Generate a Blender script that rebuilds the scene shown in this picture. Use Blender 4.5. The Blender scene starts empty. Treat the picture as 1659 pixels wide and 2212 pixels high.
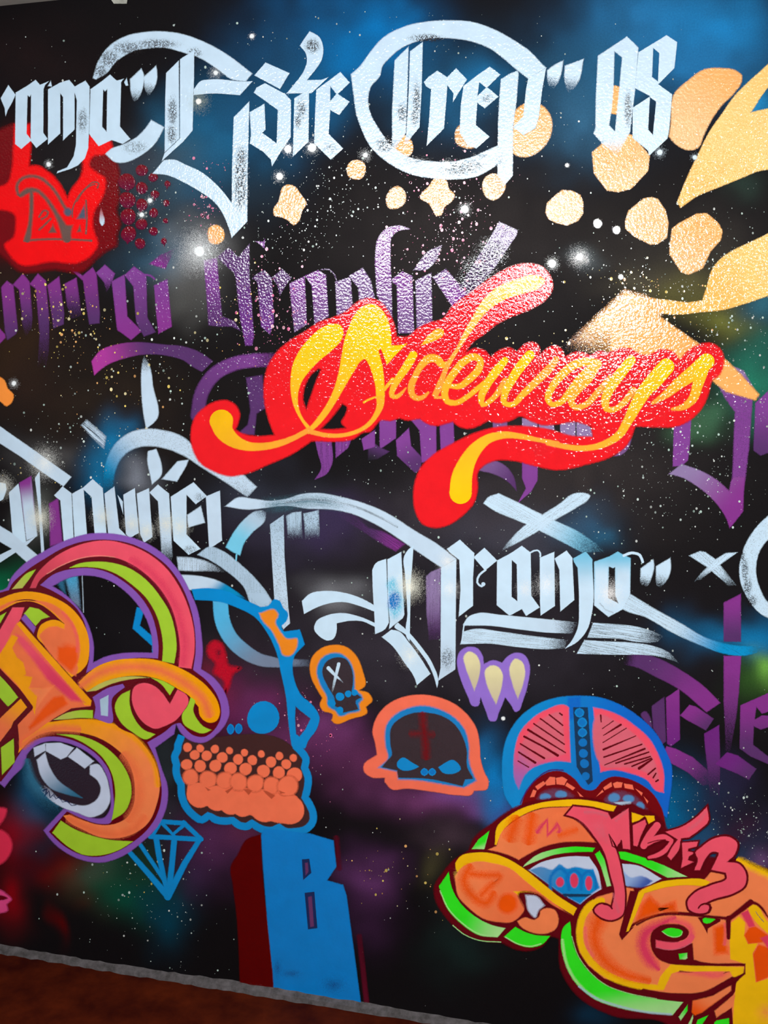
import bpy, math, random
import numpy as np
from mathutils import Vector
from mathutils.geometry import delaunay_2d_cdt

SC = bpy.context.scene
COL = SC.collection
IW, IH, FPX = 1659.0, 2212.0, 2200.0

# ------------------------------------------------------------------ camera, world, lights, exposure
YAW, PITCH, DIST, EYE, ROOM_H = 0.25548239, 0.13527475, 2.50031357, 1.73726551, 2.7
FW = np.array([-math.sin(YAW) * math.cos(PITCH), math.cos(YAW) * math.cos(PITCH), -math.sin(PITCH)])
RT = np.array([math.cos(YAW), math.sin(YAW), 0.0])
UP = np.cross(RT, FW)
CAM = np.array([0.0, -DIST, EYE])

cam = bpy.data.cameras.new('camera')
cam.sensor_fit = 'VERTICAL'
cam.sensor_height = 24.0
cam.lens = 24.0 * FPX / IH
cam_ob = bpy.data.objects.new('camera', cam)
cam_ob.location = CAM
cam_ob.rotation_euler = (math.pi / 2 - PITCH, 0, YAW)
COL.objects.link(cam_ob)
SC.camera = cam_ob

world = bpy.data.worlds.new('world')
world.use_nodes = True
world.node_tree.nodes['Background'].inputs[0].default_value = (0.75, 0.82, 0.95, 1)
world.node_tree.nodes['Background'].inputs[1].default_value = 0.08
SC.world = world

def light(name, kind, loc, energy, color, target=None, **kw):
    d = bpy.data.lights.new(name, kind)
    d.energy = energy
    d.color = color
    for k, v in kw.items():
        setattr(d, k, v)
    o = bpy.data.objects.new(name, d)
    o.location = loc
    if target is not None:
        o.rotation_euler = (Vector(target) - Vector(loc)).to_track_quat('-Z', 'Y').to_euler()
    COL.objects.link(o)
    return o

# the hand-held flash of the photographer, a little above and left of the lens: it makes the glare on the glossy paint
light('flash_lamp', 'POINT', (-0.23, -DIST - 0.02, EYE + 0.36), 132.0, (1.0, 0.97, 0.94), shadow_soft_size=0.07)
# added fill lamps at ceiling height behind the camera, to even the flash falloff
light('fill_lamp', 'AREA', (-1.3, -2.9, ROOM_H - 0.05), 60.0, (0.93, 0.97, 1.0), target=(-1.0, 0, 1.5), shape='RECTANGLE', size=1.6, size_y=0.6)
light('fill_lamp', 'AREA', (1.6, -3.1, ROOM_H - 0.05), 52.0, (0.93, 0.97, 1.0), target=(0.9, 0, 0.7), shape='RECTANGLE', size=1.6, size_y=0.6)

SC.view_settings.view_transform = 'Standard'
SC.view_settings.look = 'None'
SC.view_settings.exposure = 0.0
SC.view_settings.gamma = 1.0
SC.view_settings.use_curve_mapping = False
SC.cycles.transparent_max_bounces = 48

# ------------------------------------------------------------------ helpers
def lin(c):
    c = np.asarray(c, float) / 255.0
    return np.where(c <= 0.04045, c / 12.92, ((c + 0.055) / 1.055) ** 2.4)

def to_wall(xy, off):
    """points of the photograph (pixels) -> points of the plane y = -off that lies on the wall"""
    xy = np.asarray(xy, float).reshape(-1, 2)
    d = FW[None] + ((xy[:, 0] - IW / 2) / FPX)[:, None] * RT[None] - ((xy[:, 1] - IH / 2) / FPX)[:, None] * UP[None]
    t = (DIST - off) / d[:, 1]
    return CAM[None] + d * t[:, None]

def to_px(p):
    q = np.asarray(p, float) - CAM
    z = q @ FW
    return np.stack([IW / 2 + FPX * (q @ RT) / z, IH / 2 - FPX * (q @ UP) / z], 1)

def new_mat(name):
    m = bpy.data.materials.new(name)
    m.use_nodes = True
    nt = m.node_tree
    b = nt.nodes['Principled BSDF']
    return m, nt, b

def N(nt, t, **kw):
    n = nt.nodes.new(t)
    for k, v in kw.items():
        if k in n.inputs:
            n.inputs[k].default_value = v
        else:
            setattr(n, k, v)
    return n

def math_node(nt, op, a, b=None, clamp=False):
    n = nt.nodes.new('ShaderNodeMath')
    n.operation = op
    n.use_clamp = clamp
    for i, v in enumerate((a, b)):
        if v is None:
            continue
        if isinstance(v, (int, float)):
            n.inputs[i].default_value = v
        else:
            nt.links.new(v, n.inputs[i])
    return n.outputs[0]

def paint_material(name, rough, spec, bump, dist):
    m, nt, b = new_mat(name)
    L = nt.links.new
    at = N(nt, 'ShaderNodeAttribute', attribute_name='Col')
    fx = N(nt, 'ShaderNodeAttribute', attribute_name='fx')
    uv = N(nt, 'ShaderNodeUVMap', uv_map='UVMap')
    geo = N(nt, 'ShaderNodeNewGeometry')
    sep = N(nt, 'ShaderNodeSeparateXYZ')
    L(fx.outputs['Vector'], sep.inputs[0])
    # grain: bare specks left by a dry roller
    n1 = N(nt, 'ShaderNodeTexNoise', Scale=300.0, Detail=3.0, Roughness=0.6)
    L(geo.outputs['Position'], n1.inputs['Vector'])
    g0 = math_node(nt, 'MULTIPLY', math_node(nt, 'SUBTRACT', n1.outputs[0], 0.47), 8.0, True)
    gr = math_node(nt, 'MULTIPLY', g0, sep.outputs[0])
    # streaks: bristles of a flat brush, along the stroke
    mp = N(nt, 'ShaderNodeMapping')
    mp.inputs['Scale'].default_value = (0.014, 0.42, 1.0)
    L(uv.outputs[0], mp.inputs['Vector'])
    n2 = N(nt, 'ShaderNodeTexNoise', Scale=1.0, Detail=2.0, Roughness=0.55)
    L(mp.outputs[0], n2.inputs['Vector'])
    s0 = math_node(nt, 'MULTIPLY', math_node(nt, 'SUBTRACT', n2.outputs[0], 0.42), 5.0, True)
    st = math_node(nt, 'MULTIPLY', s0, sep.outputs[1])
    cov0 = math_node(nt, 'MULTIPLY', math_node(nt, 'MULTIPLY', at.outputs['Alpha'], math_node(nt, 'SUBTRACT', 1.0, gr)), math_node(nt, 'SUBTRACT', 1.0, st), True)
    # thin spray is a mist of tiny opaque droplets, 0.45 mm each, not a see-through film
    sn = N(nt, 'ShaderNodeVectorMath', operation='SNAP')
    sn.inputs[1].default_value = (0.00045, 10.0, 0.00045)
    L(geo.outputs['Position'], sn.inputs[0])
    wn = N(nt, 'ShaderNodeTexWhiteNoise', noise_dimensions='3D')
    L(sn.outputs[0], wn.inputs['Vector'])
    cov = math_node(nt, 'LESS_THAN', wn.outputs['Value'], cov0)
    # slight unevenness of the coat
    n3 = N(nt, 'ShaderNodeTexNoise', Scale=22.0, Detail=3.0)
    L(geo.outputs['Position'], n3.inputs['Vector'])
    v = math_node(nt, 'ADD', math_node(nt, 'MULTIPLY', n3.outputs[0], 0.22), 0.89)
    hs = N(nt, 'ShaderNodeHueSaturation')
    L(v, hs.inputs['Value'])
    L(at.outputs['Color'], hs.inputs['Color'])
    nt.nodes.remove(b)
    df = N(nt, 'ShaderNodeBsdfDiffuse')
    L(hs.outputs[0], df.inputs['Color'])
    gl = N(nt, 'ShaderNodeBsdfAnisotropic', distribution='BECKMANN', Roughness=rough)
    gl.inputs['Color'].default_value = (1, 1, 1, 1)
    # roller stipple
    n4 = N(nt, 'ShaderNodeTexNoise', Scale=175.0, Detail=1.6, Roughness=0.5)
    L(geo.outputs['Position'], n4.inputs['Vector'])
    bp = N(nt, 'ShaderNodeBump', Strength=bump, Distance=dist)
    L(n4.outputs[0], bp.inputs['Height'])
    L(bp.outputs[0], gl.inputs['Normal'])
    sh = N(nt, 'ShaderNodeMixShader')
    sh.inputs[0].default_value = spec
    L(df.outputs[0], sh.inputs[1])
    L(gl.outputs[0], sh.inputs[2])
    tr = N(nt, 'ShaderNodeBsdfTransparent')
    mx = N(nt, 'ShaderNodeMixShader')
    L(cov, mx.inputs[0])
    L(tr.outputs[0], mx.inputs[1])
    L(sh.outputs[0], mx.inputs[2])
    L(mx.outputs[0], nt.nodes['Material Output'].inputs['Surface'])
    return m

M_PAINT = paint_material('glossy_spray_paint', 0.10, 0.095, 0.60, 0.0016)

def set_props(o, label=None, cat=None, group=None, kind=None):
    if label: o['label'] = label
    if cat: o['category'] = cat
    if group: o['group'] = group
    if kind: o['kind'] = kind

def mesh_obj(name, V, F, mat, parent=None, loc=(0, 0, 0), col=None, fx=None, uv=None):
    me = bpy.data.meshes.new(name)
    me.from_pydata([tuple(v) for v in V], [], F)
    if col is not None:
        a = me.color_attributes.new('Col', 'FLOAT_COLOR', 'POINT')
        a.data.foreach_set('color', np.asarray(col, np.float32).ravel())
    if fx is not None:
        a = me.attributes.new('fx', 'FLOAT_VECTOR', 'POINT')
        a.data.foreach_set('vector', np.asarray(fx, np.float32).ravel())
    if uv is not None:
        u = me.uv_layers.new(name='UVMap')
        idx = np.zeros(len(me.loops), np.int32)
        me.loops.foreach_get('vertex_index', idx)
        u.data.foreach_set('uv', np.asarray(uv, np.float32)[idx].ravel())
    me.materials.append(mat)
    o = bpy.data.objects.new(name, me)
    COL.objects.link(o)
    o.location = loc
    if parent is not None:
        o.parent = parent
    return o

# ------------------------------------------------------------------ the room: wall, floor, ceiling, base strip
def value_noise(x, y, seed, n=64):
    rs = np.random.RandomState(seed)
    g = rs.rand(n, n)
    xi = np.floor(x).astype(int); yi = np.floor(y).astype(int)
    fx_ = x - xi; fy_ = y - yi
    fx_ = fx_ * fx_ * (3 - 2 * fx_); fy_ = fy_ * fy_ * (3 - 2 * fy_)
    a = g[yi % n, xi % n]; b = g[yi % n, (xi + 1) % n]; c = g[(yi + 1) % n, xi % n]; d = g[(yi + 1) % n, (xi + 1) % n]
    return (a * (1 - fx_) + b * fx_) * (1 - fy_) + (c * (1 - fx_) + d * fx_) * fy_

# soft clouds sprayed on the black wall, plus flash haze painted as grey: x, y, radius x, radius y, colour, strength (photo pixels)
CLOUDS = [
(700, 40, 130, 90, (14, 72, 116), .9), (830, 70, 110, 90, (0, 112, 180), .95), (600, 130, 130, 90, (20, 70, 110), .7),
(740, 110, 70, 70, (0, 110, 175), .8), (1000, 190, 170, 110, (24, 92, 134), .8), (1060, 160, 60, 50, (20, 110, 165), .6),
(1400, 40, 190, 120, (34, 108, 160), .95), (1540, 60, 140, 90, (24, 124, 186), .95), (1300, 170, 120, 110, (36, 100, 140), .8), (1500, 150, 130, 90, (30, 110, 165), .9), (1640, 230, 40, 60, (30, 140, 200), .9), (1240, 260, 90, 90, (50, 104, 140), .7),
(460, 310, 110, 130, (22, 92, 132), .95), (390, 300, 70, 100, (30, 88, 120), .85), (540, 250, 80, 80, (24, 84, 124), .8), (340, 380, 90, 80, (70, 96, 112), .85), (620, 230, 90, 120, (24, 76, 112), .85), (680, 190, 70, 80, (14, 92, 140), .8),
(420, 400, 90, 50, (30, 80, 110), .7), (350, 540, 90, 60, (46, 92, 120), .85), (260, 350, 60, 50, (64, 70, 86), .8),
(430, 560, 80, 90, (150, 150, 150), .6), (410, 640, 70, 60, (84, 84, 82), .6),
(1255, 560, 46, 28, (110, 124, 130), .85), (560, 420, 90, 70, (30, 44, 56), .5),
(190, 1010, 40, 60, (10, 60, 90), .6), (245, 960, 44, 46, (0, 128, 184), .9), (225, 1020, 40, 60, (0, 116, 168), .85), (270, 920, 40, 26, (0, 120, 176), .7),
(100, 985, 70, 45, (96, 96, 98), .6), (310, 1025, 34, 34, (140, 146, 160), .7),
(90, 1120, 40, 60, (120, 124, 120), .6),
(560, 1085, 130, 60, (60, 68, 84), .55), (600, 1150, 150, 90, (58, 52, 74), .5), (720, 1130, 100, 40, (66, 48, 96), .5), (1100, 1160, 160, 80, (74, 78, 96), .6),
(715, 1275, 70, 40, (150, 152, 158), .7), (1240, 1140, 80, 50, (34, 104, 146), .8), (1300, 1180, 50, 30, (26, 110, 150), .6),
(1600, 1382, 110, 46, (0, 128, 190), 1), (1560, 1370, 90, 30, (10, 84, 124), .7), (1650, 1445, 34, 36, (124, 190, 76), .95), (1610, 1470, 50, 60, (50, 90, 34), .8),
(10, 1255, 50, 60, (0, 116, 74), .9), (470, 1500, 60, 70, (150, 14, 50), .6), (560, 1510, 110, 70, (120, 40, 100), .75), (640, 1600, 80, 60, (118, 50, 104), .7), (720, 1600, 80, 50, (122, 58, 116), .7), (770, 1660, 80, 50, (100, 44, 88), .7),
(800, 1690, 130, 60, (84, 40, 76), .6), (940, 1735, 150, 30, (120, 60, 112), .7), (1010, 1725, 60, 30, (130, 80, 160), .6), (1090, 1690, 46, 70, (0, 124, 196), .95), (1070, 1650, 40, 90, (20, 96, 150), .8), (1110, 1750, 40, 40, (60, 84, 160), .7), (880, 1660, 120, 60, (96, 44, 84), .4),
(490, 1830, 110, 90, (86, 42, 84), .75), (430, 1900, 60, 60, (60, 36, 70), .6), (540, 1810, 50, 40, (100, 40, 64), .6), (800, 1900, 64, 56, (92, 48, 96), .9), (800, 1980, 70, 80, (56, 28, 58), .6), (960, 1810, 90, 50, (84, 62, 76), .5), (940, 1880, 40, 40, (86, 80, 50), .4),
(70, 1720, 40, 80, (16, 82, 120), .9), (110, 1800, 60, 60, (8, 48, 70), .8), (60, 1860, 60, 50, (14, 24, 40), .5),
(160, 1890, 80, 30, (120, 0, 0), .6), (20, 1800, 50, 70, (150, 0, 20), .7), (20, 1950, 40, 60, (150, 0, 16), .7), (120, 2000, 14, 46, (96, 0, 0), .8), (60, 1860, 120, 40, (80, 0, 0), .5), (210, 1940, 60, 40, (70, 0, 0), .5),
(260, 1900, 90, 60, (22, 74, 52), .85), (300, 1950, 70, 50, (6, 76, 56), .7), (370, 1980, 60, 70, (4, 60, 80), .8), (230, 1880, 50, 40, (60, 80, 66), .5), (330, 1780, 60, 60, (60, 60, 70), .5), (370, 1690, 40, 120, (50, 60, 66), .5),
(1480, 640, 90, 60, (96, 92, 42), .8), (1560, 700, 70, 40, (110, 112, 44), .7), (1400, 620, 90, 40, (92, 86, 66), .6), (1640, 650, 60, 50, (40, 100, 120), .8), (1630, 800, 60, 60, (30, 120, 96), .85), (1640, 740, 50, 50, (30, 96, 84), .7), (1540, 880, 70, 50, (58, 104, 76), .8), (1500, 905, 50, 40, (60, 100, 70), .7), (1640, 880, 30, 40, (30, 110, 90), .7),
(1600, 400, 60, 40, (40, 60, 52), .6), (1480, 1780, 60, 110, (0, 84, 128), .9), (1530, 1830, 110, 80, (40, 72, 108), .8), (1560, 1700, 60, 60, (44, 38, 72), .6), (1600, 1790, 50, 40, (60, 20, 46), .6), (1440, 1760, 40, 60, (0, 100, 150), .8), (1640, 1860, 40, 30, (120, 80, 130), .5),
(1280, 2190, 60, 40, (10, 46, 70), .7), (1000, 2060, 90, 60, (22, 40, 38), .6), (1010, 1960, 60, 60, (40, 46, 44), .5),
(40, 640, 120, 120, (52, 34, 26), .5), (200, 860, 260, 160, (44, 34, 26), .6), (60, 800, 100, 100, (46, 30, 24), .6), (1000, 520, 330, 220, (48, 43, 43), .7), (200, 400, 200, 200, (42, 38, 40), .6), (30, 760, 60, 60, (60, 40, 20), .4), (1450, 560, 200, 120, (60, 55, 50), .5), (900, 1400, 500, 160, (54, 48, 58), .75), (1000, 1130, 260, 90, (60, 54, 62), .7), (1250, 1020, 280, 170, (50, 44, 44), .75),  # the wide neutral greys put the flash's haze over the black into the colour
(20, 330, 40, 60, (90, 4, 6), .8), (20, 500, 60, 60, (110, 0, 4), .7), (60, 120, 160, 90, (36, 22, 22), .5),

]

def build_wall():
    x0, x1 = -2.6, 2.6
    nx, nz = 521, 271
    xs = np.linspace(x0, x1, nx); zs = np.linspace(0, ROOM_H, nz)
    X, Z = np.meshgrid(xs, zs)
    Pw = np.stack([X.ravel(), np.zeros(X.size), Z.ravel()], 1)
    uvp = to_px(Pw)
    px, py = uvp[:, 0], uvp[:, 1]
    wx = px + 55 * (value_noise(px / 120, py / 120, 3) - 0.5) + 30 * (value_noise(px / 45, py / 45, 4) - 0.5)
    wy = py + 55 * (value_noise(px / 120, py / 120, 5) - 0.5) + 30 * (value_noise(px / 45, py / 45, 6) - 0.5)
    c = np.tile(lin((17, 14, 16)), (px.size, 1))
    k = value_noise(px / 200, py / 200, 9)[:, None]
    c = c * (0.8 + 0.4 * k)
    for (cx, cy, rx, ry, rgb, s) in CLOUDS:
        r2 = ((wx - cx) / rx) ** 2 + ((wy - cy) / ry) ** 2
        a = s * np.exp(-r2 * 1.4)
        a = a * (0.75 + 0.5 * value_noise(px / 30, py / 30, int(abs(cx)) % 97 + 11))
        a = np.clip(a, 0, 1)[:, None]
        c = c * (1 - a) + lin(rgb)[None] * a
    F = []
    for j in range(nz - 1):
        b = j * nx
        for i in range(nx - 1):
            F.append((b + i, b + i + 1, b + nx + i + 1, b + nx + i))
    m, nt, b = new_mat('matte_black_wall_paint')
    L = nt.links.new
    at = N(nt, 'ShaderNodeAttribute', attribute_name='Col')
    geo = N(nt, 'ShaderNodeNewGeometry')
    n = N(nt, 'ShaderNodeTexNoise', Scale=260.0, Detail=3.0)
    L(geo.outputs['Position'], n.inputs['Vector'])
    hs = N(nt, 'ShaderNodeHueSaturation')
    L(math_node(nt, 'ADD', math_node(nt, 'MULTIPLY', n.outputs[0], 0.5), 0.75), hs.inputs['Value'])
    L(at.outputs['Color'], hs.inputs['Color'])
    L(hs.outputs[0], b.inputs['Base Color'])
    b.inputs['Roughness'].default_value = 0.60
    b.inputs['Specular IOR Level'].default_value = 0.07
    bp = N(nt, 'ShaderNodeBump', Strength=0.3, Distance=0.001)
    L(n.outputs[0], bp.inputs['Height'])
    L(bp.outputs[0], b.inputs['Normal'])
    o = mesh_obj('wall_back', Pw, F, m, col=np.hstack([c, np.ones((len(c), 1))]))
    set_props(o, 'black wall sprayed with a starry night sky and covered in graffiti', kind='structure')
    # wall thickness: a plain slab behind the painted face
    return o

def slab(name, x0, x1, y0, y1, z0, z1, mat):
    V = [(x, y, z) for z in (z0, z1) for y in (y0, y1) for x in (x0, x1)]
    F = [(0, 2, 3, 1), (4, 5, 7, 6), (0, 1, 5, 4), (2, 6, 7, 3), (0, 4, 6, 2), (1, 3, 7, 5)]
    return mesh_obj(name, V, F, mat)

def noise_mat(name, c0, c1, scale, rough, bump=0.2, spec=0.5):
    m, nt, b = new_mat(name)
    L = nt.links.new
    geo = N(nt, 'ShaderNodeNewGeometry')
    n = N(nt, 'ShaderNodeTexNoise', Scale=scale, Detail=6.0, Roughness=0.65)
    L(geo.outputs['Position'], n.inputs['Vector'])
    cr = N(nt, 'ShaderNodeValToRGB')
    cr.color_ramp.elements[0].position = 0.32
    cr.color_ramp.elements[1].position = 0.68
    cr.color_ramp.elements[0].color = (*lin(c0), 1)
    cr.color_ramp.elements[1].color = (*lin(c1), 1)
    L(n.outputs[0], cr.inputs[0])
    L(cr.outputs[0], b.inputs['Base Color'])
    b.inputs['Roughness'].default_value = rough
    b.inputs['Specular IOR Level'].default_value = spec
    bp = N(nt, 'ShaderNodeBump', Strength=bump, Distance=0.004)
    L(n.outputs[0], bp.inputs['Height'])
    L(bp.outputs[0], b.inputs['Normal'])
    return m

build_wall()
fl = slab('floor', -2.6, 2.6, -4.0, 0.0, -0.12, 0.0, noise_mat('worn_red_brown_floor_paint', (50, 7, 2), (86, 28, 6), 9.0, 0.85, 0.2, 0.08))
set_props(fl, 'dark red-brown painted concrete floor', kind='structure')
ce = slab('ceiling', -2.6, 2.6, -4.0, 0.0, ROOM_H, ROOM_H + 0.1, noise_mat('off_white_ceiling_paint', (205, 205, 195), (222, 222, 212), 6.0, 0.8))
set_props(ce, 'off-white ceiling, a sliver above the black wall', kind='structure')

def base_strip():
    # rough unpainted cement band along the foot of the wall
    rs = np.random.RandomState(5)
    M_ = noise_mat('rough_grey_cement', (58, 54, 54), (98, 93, 96), 40.0, 0.9, 0.6)
    xs = np.arange(-2.6, 2.6, 0.02)
    V, F = [], []
    for i, x in enumerate(xs):
        h = 0.017 + 0.005 * rs.rand() + 0.004 * math.sin(x * 5)
        d = 0.016 + 0.007 * rs.rand()
        V += [(x, 0.001, 0.0005), (x, -d, 0.0005), (x, -d * 0.8, h * 0.55), (x, -0.0006, h)]
        if i:
            a = 4 * (i - 1); b = 4 * i
            F += [(a + j, b + j, b + j + 1, a + j + 1) for j in range(3)]
    o = mesh_obj('trim_1', V, F, M_)
    set_props(o, 'rough grey cement band between the wall and the floor', kind='structure')
base_strip()

def ceiling_trim():
    # narrow chipped lip where the wall paint stops under the ceiling
    M_ = noise_mat('chipped_plaster', (120, 120, 110), (190, 190, 180), 30.0, 0.8, 0.5)
    P_ = to_wall([(236, -6), (276, -6), (274, 8), (246, 8)], 0.004)
    Q_ = to_wall([(236, -6), (276, -6), (274, 8), (246, 8)], 0.0003)
    V = list(P_) + list(Q_)
    o = mesh_obj('trim_2', V, [(0, 1, 2, 3), (0, 4, 5, 1), (1, 5, 6, 2), (2, 6, 7, 3), (3, 7, 4, 0)], M_)
    set_props(o, 'small bare plaster patch at the top edge of the wall', kind='structure')
ceiling_trim()

# ------------------------------------------------------------------ painting engine
PAL = {
'W': (206, 232, 252), 'W2': (200, 222, 242), 'W3': (178, 204, 226), 'W4': (205, 216, 240),
'BK': (30, 28, 32), 'PU': (132, 66, 150), 'PUd': (88, 50, 106), 'PU2': (112, 54, 138), 'PUg': (122, 88, 142), 'PUl': (146, 124, 170),
'PUm': (136, 52, 142), 'PUm2': (112, 40, 128), 'PUb': (178, 58, 158), 'CY': (0, 140, 195), 'CB': (120, 205, 236), 'CG': (120, 165, 180), 'CW': (120, 195, 228),
'CB2': (0, 150, 212), 'CA': (84, 184, 232), 'CG2': (120, 135, 160), 'BL1': (70, 110, 125), 'BL2': (0, 118, 200), 'BL3': (20, 130, 200),
'RDd': (120, 0, 8), 'RD': (252, 6, 10), 'RG': (110, 84, 78), 'BG': (84, 92, 112), 'RP': (190, 110, 118),
'OD': (252, 178, 98), 'ODd': (226, 165, 100), 'OD2': (253, 190, 126), 'OD3': (255, 150, 60), 'YO': (252, 204, 116), 'YO2': (253, 190, 96),  # OD2: the dot orange OD with the highlight's whitening mixed into its colour
'RS': (240, 24, 32), 'YE': (255, 208, 0), 'YF': (255, 182, 40), 'YF2': (255, 160, 56), 'YE2': (248, 188, 0), 'YC': (252, 212, 90),
'RK': (205, 14, 42), 'DK': (52, 20, 40), 'BLU': (0, 140, 212), 'BLD': (0, 102, 208), 'OB': (244, 140, 32), 'CO': (252, 116, 88), 'CO2': (252, 120, 84), 'CD': (196, 84, 56),
'MR': (66, 40, 40), 'VI': (150, 114, 212), 'CR': (232, 222, 170), 'CR2': (206, 192, 160), 'DKF': (56, 48, 54), 'RC': (120, 10, 20), 'PK': (250, 84, 108), 'PKV': (170, 104, 180), 'PKL': (226, 104, 122),
'DL': (98, 6, 20), 'TE': (14, 58, 92), 'DR': (118, 8, 18), 'BN': (66, 40, 120), 'MV': (112, 62, 92), 'BGY': (84, 144, 200), 'MX': (88, 1, 3), 'MX2': (92, 14, 36), 'BB': (0, 128, 210), 'BDK': (22, 44, 92), 'MV2': (104, 56, 104),
'PKD': (232, 50, 84), 'PKM': (232, 76, 140), 'VO': (140, 88, 184), 'PK2': (248, 86, 108), 'PK3': (214, 70, 88), 'PK4': (232, 62, 98), 'PK5': (248, 88, 110), 'GR': (170, 212, 50), 'GRD': (196, 194, 92), 'GRL': (250, 150, 130),
'AM': (255, 164, 6), 'OG': (250, 120, 72), 'OG2': (255, 136, 82), 'OR': (250, 88, 10), 'OR2': (246, 84, 10), 'AM2': (255, 196, 16), 'G2': (48, 240, 36), 'GL': (176, 236, 150), 'EB': (50, 116, 150), 'DKE': (44, 36, 48), 'BLV': (64, 96, 180), 'BGV': (150, 180, 230), 'BX': (0, 0, 0),

}
def colour(s):
    if s.startswith('('):
        return lin([float(v) for v in s[1:-1].split(',')])
    return lin(PAL[s])

CELL = 8.0
LAYER = np.zeros((330, 260), np.int32)          # how many coats lie over each bit of wall
STEP = 0.00005
def next_layer(xy):
    x0, y0 = np.min(xy, 0); x1, y1 = np.max(xy, 0)
    i0 = int(np.clip((x0 + 200) // CELL, 0, 259)); i1 = int(np.clip((x1 + 200) // CELL, 0, 259)) + 1
    j0 = int(np.clip((y0 + 200) // CELL, 0, 329)); j1 = int(np.clip((y1 + 200) // CELL, 0, 329)) + 1
    n = LAYER[j0:j1, i0:i1].max() + 1
    LAYER[j0:j1, i0:i1] = n
    return n

def catmull(pts, corner, closed, seg=7.0):
    """smooth line through the points; marked points stay corners"""
    n = len(pts)
    out = []
    rng = range(n) if closed else range(n - 1)
    for i in rng:
        p1 = pts[i]; p2 = pts[(i + 1) % n]
        c1 = corner[i]; c2 = corner[(i + 1) % n]
        if c1 and c2:
            out.append(p1[None]); continue
        p0 = pts[(i - 1) % n] if (closed or i > 0) else 2 * p1 - p2
        p3 = pts[(i + 2) % n] if (closed or i + 2 < n) else 2 * p2 - p1
        if c1: p0 = p1 + (p1 - p2) * 0.5
        if c2: p3 = p2 + (p2 - p1) * 0.5
        L = np.hypot(*(p2 - p1)[:2])
        k = int(np.clip(L / seg, 2, 24))
        t = (np.arange(k) / k)[:, None]
        # centripetal-like tangents keep the curve from overshooting
        d0 = max(np.hypot(*(p1 - p0)[:2]), 1e-6); d1 = max(L, 1e-6); d2 = max(np.hypot(*(p3 - p2)[:2]), 1e-6)
        m1 = ((p2 - p1) / d1 * d0 + (p1 - p0) / d0 * d1) / (d0 + d1) * d1
        m2 = ((p3 - p2) / d2 * d1 + (p2 - p1) / d1 * d2) / (d1 + d2) * d1
        out.append((2 * t**3 - 3 * t**2 + 1) * p1 + (t**3 - 2 * t**2 + t) * m1 + (-2 * t**3 + 3 * t**2) * p2 + (t**3 - t**2) * m2)
    if not closed:
        out.append(pts[-1][None])
    return np.vstack(out)

def inside(poly, q):
    x, y = q[:, 0], q[:, 1]
    r = np.zeros(len(q), bool)
    a = poly; b = np.roll(poly, -1, 0)
    for (x1, y1), (x2, y2) in zip(a, b):
        if y1 == y2: continue
        k = ((y1 > y) != (y2 > y)) & (x < (x2 - x1) * (y - y1) / (y2 - y1) + x1)
        r ^= k
    return r

def area(p):
    x, y = p[:, 0], p[:, 1]
    return 0.5 * np.sum(x * np.roll(y, -1) - np.roll(x, -1) * y)

def offset(p, d):
    """move a closed outline outwards by d (inwards when negative)"""
    s = 1.0 if area(p) > 0 else -1.0
    e = np.roll(p, -1, 0) - p
    l = np.maximum(np.hypot(e[:, 0], e[:, 1]), 1e-9)[:, None]
    nrm = np.stack([e[:, 1], -e[:, 0]], 1) / l * s
    n0 = np.roll(nrm, 1, 0)
    m = nrm + n0
    k = np.maximum(np.sum(m * m, 1) / 2, 0.25)[:, None]
    return p + m / k * d

class Coat:
    """collects painted shapes into one mesh"""
    def __init__(s):
        s.V, s.F, s.C, s.X, s.U = [], [], [], [], []
        s.n = 0
        s.box = []
    def add(s, xy, F, rgb, a, grain, streak, uv, layer=None, ramp=None):
        if layer is None:
            layer = next_layer(xy)
        off = 0.0006 + STEP * layer
        if ramp is not None:                # a stroke that crosses itself lies over its own start
            off = off + ramp * STEP * 0.8
        s.V.append(to_wall(xy, off))
        s.F += [tuple(int(i) + s.n for i in f) for f in F]
        s.n += len(xy)
        s.C.append(np.hstack([rgb, np.asarray(a, float).reshape(-1, 1)]))
        fx = np.zeros((len(xy), 3)); fx[:, 0] = grain; fx[:, 1] = streak
        s.X.append(fx)
        s.U.append(uv)
        s.box.append(xy)
        return layer
    def empty(s):
        return s.n == 0

def dedupe(p):
    d = np.hypot(*(np.roll(p, -1, 0) - p).T)
    return p[d > 0.05]

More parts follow.
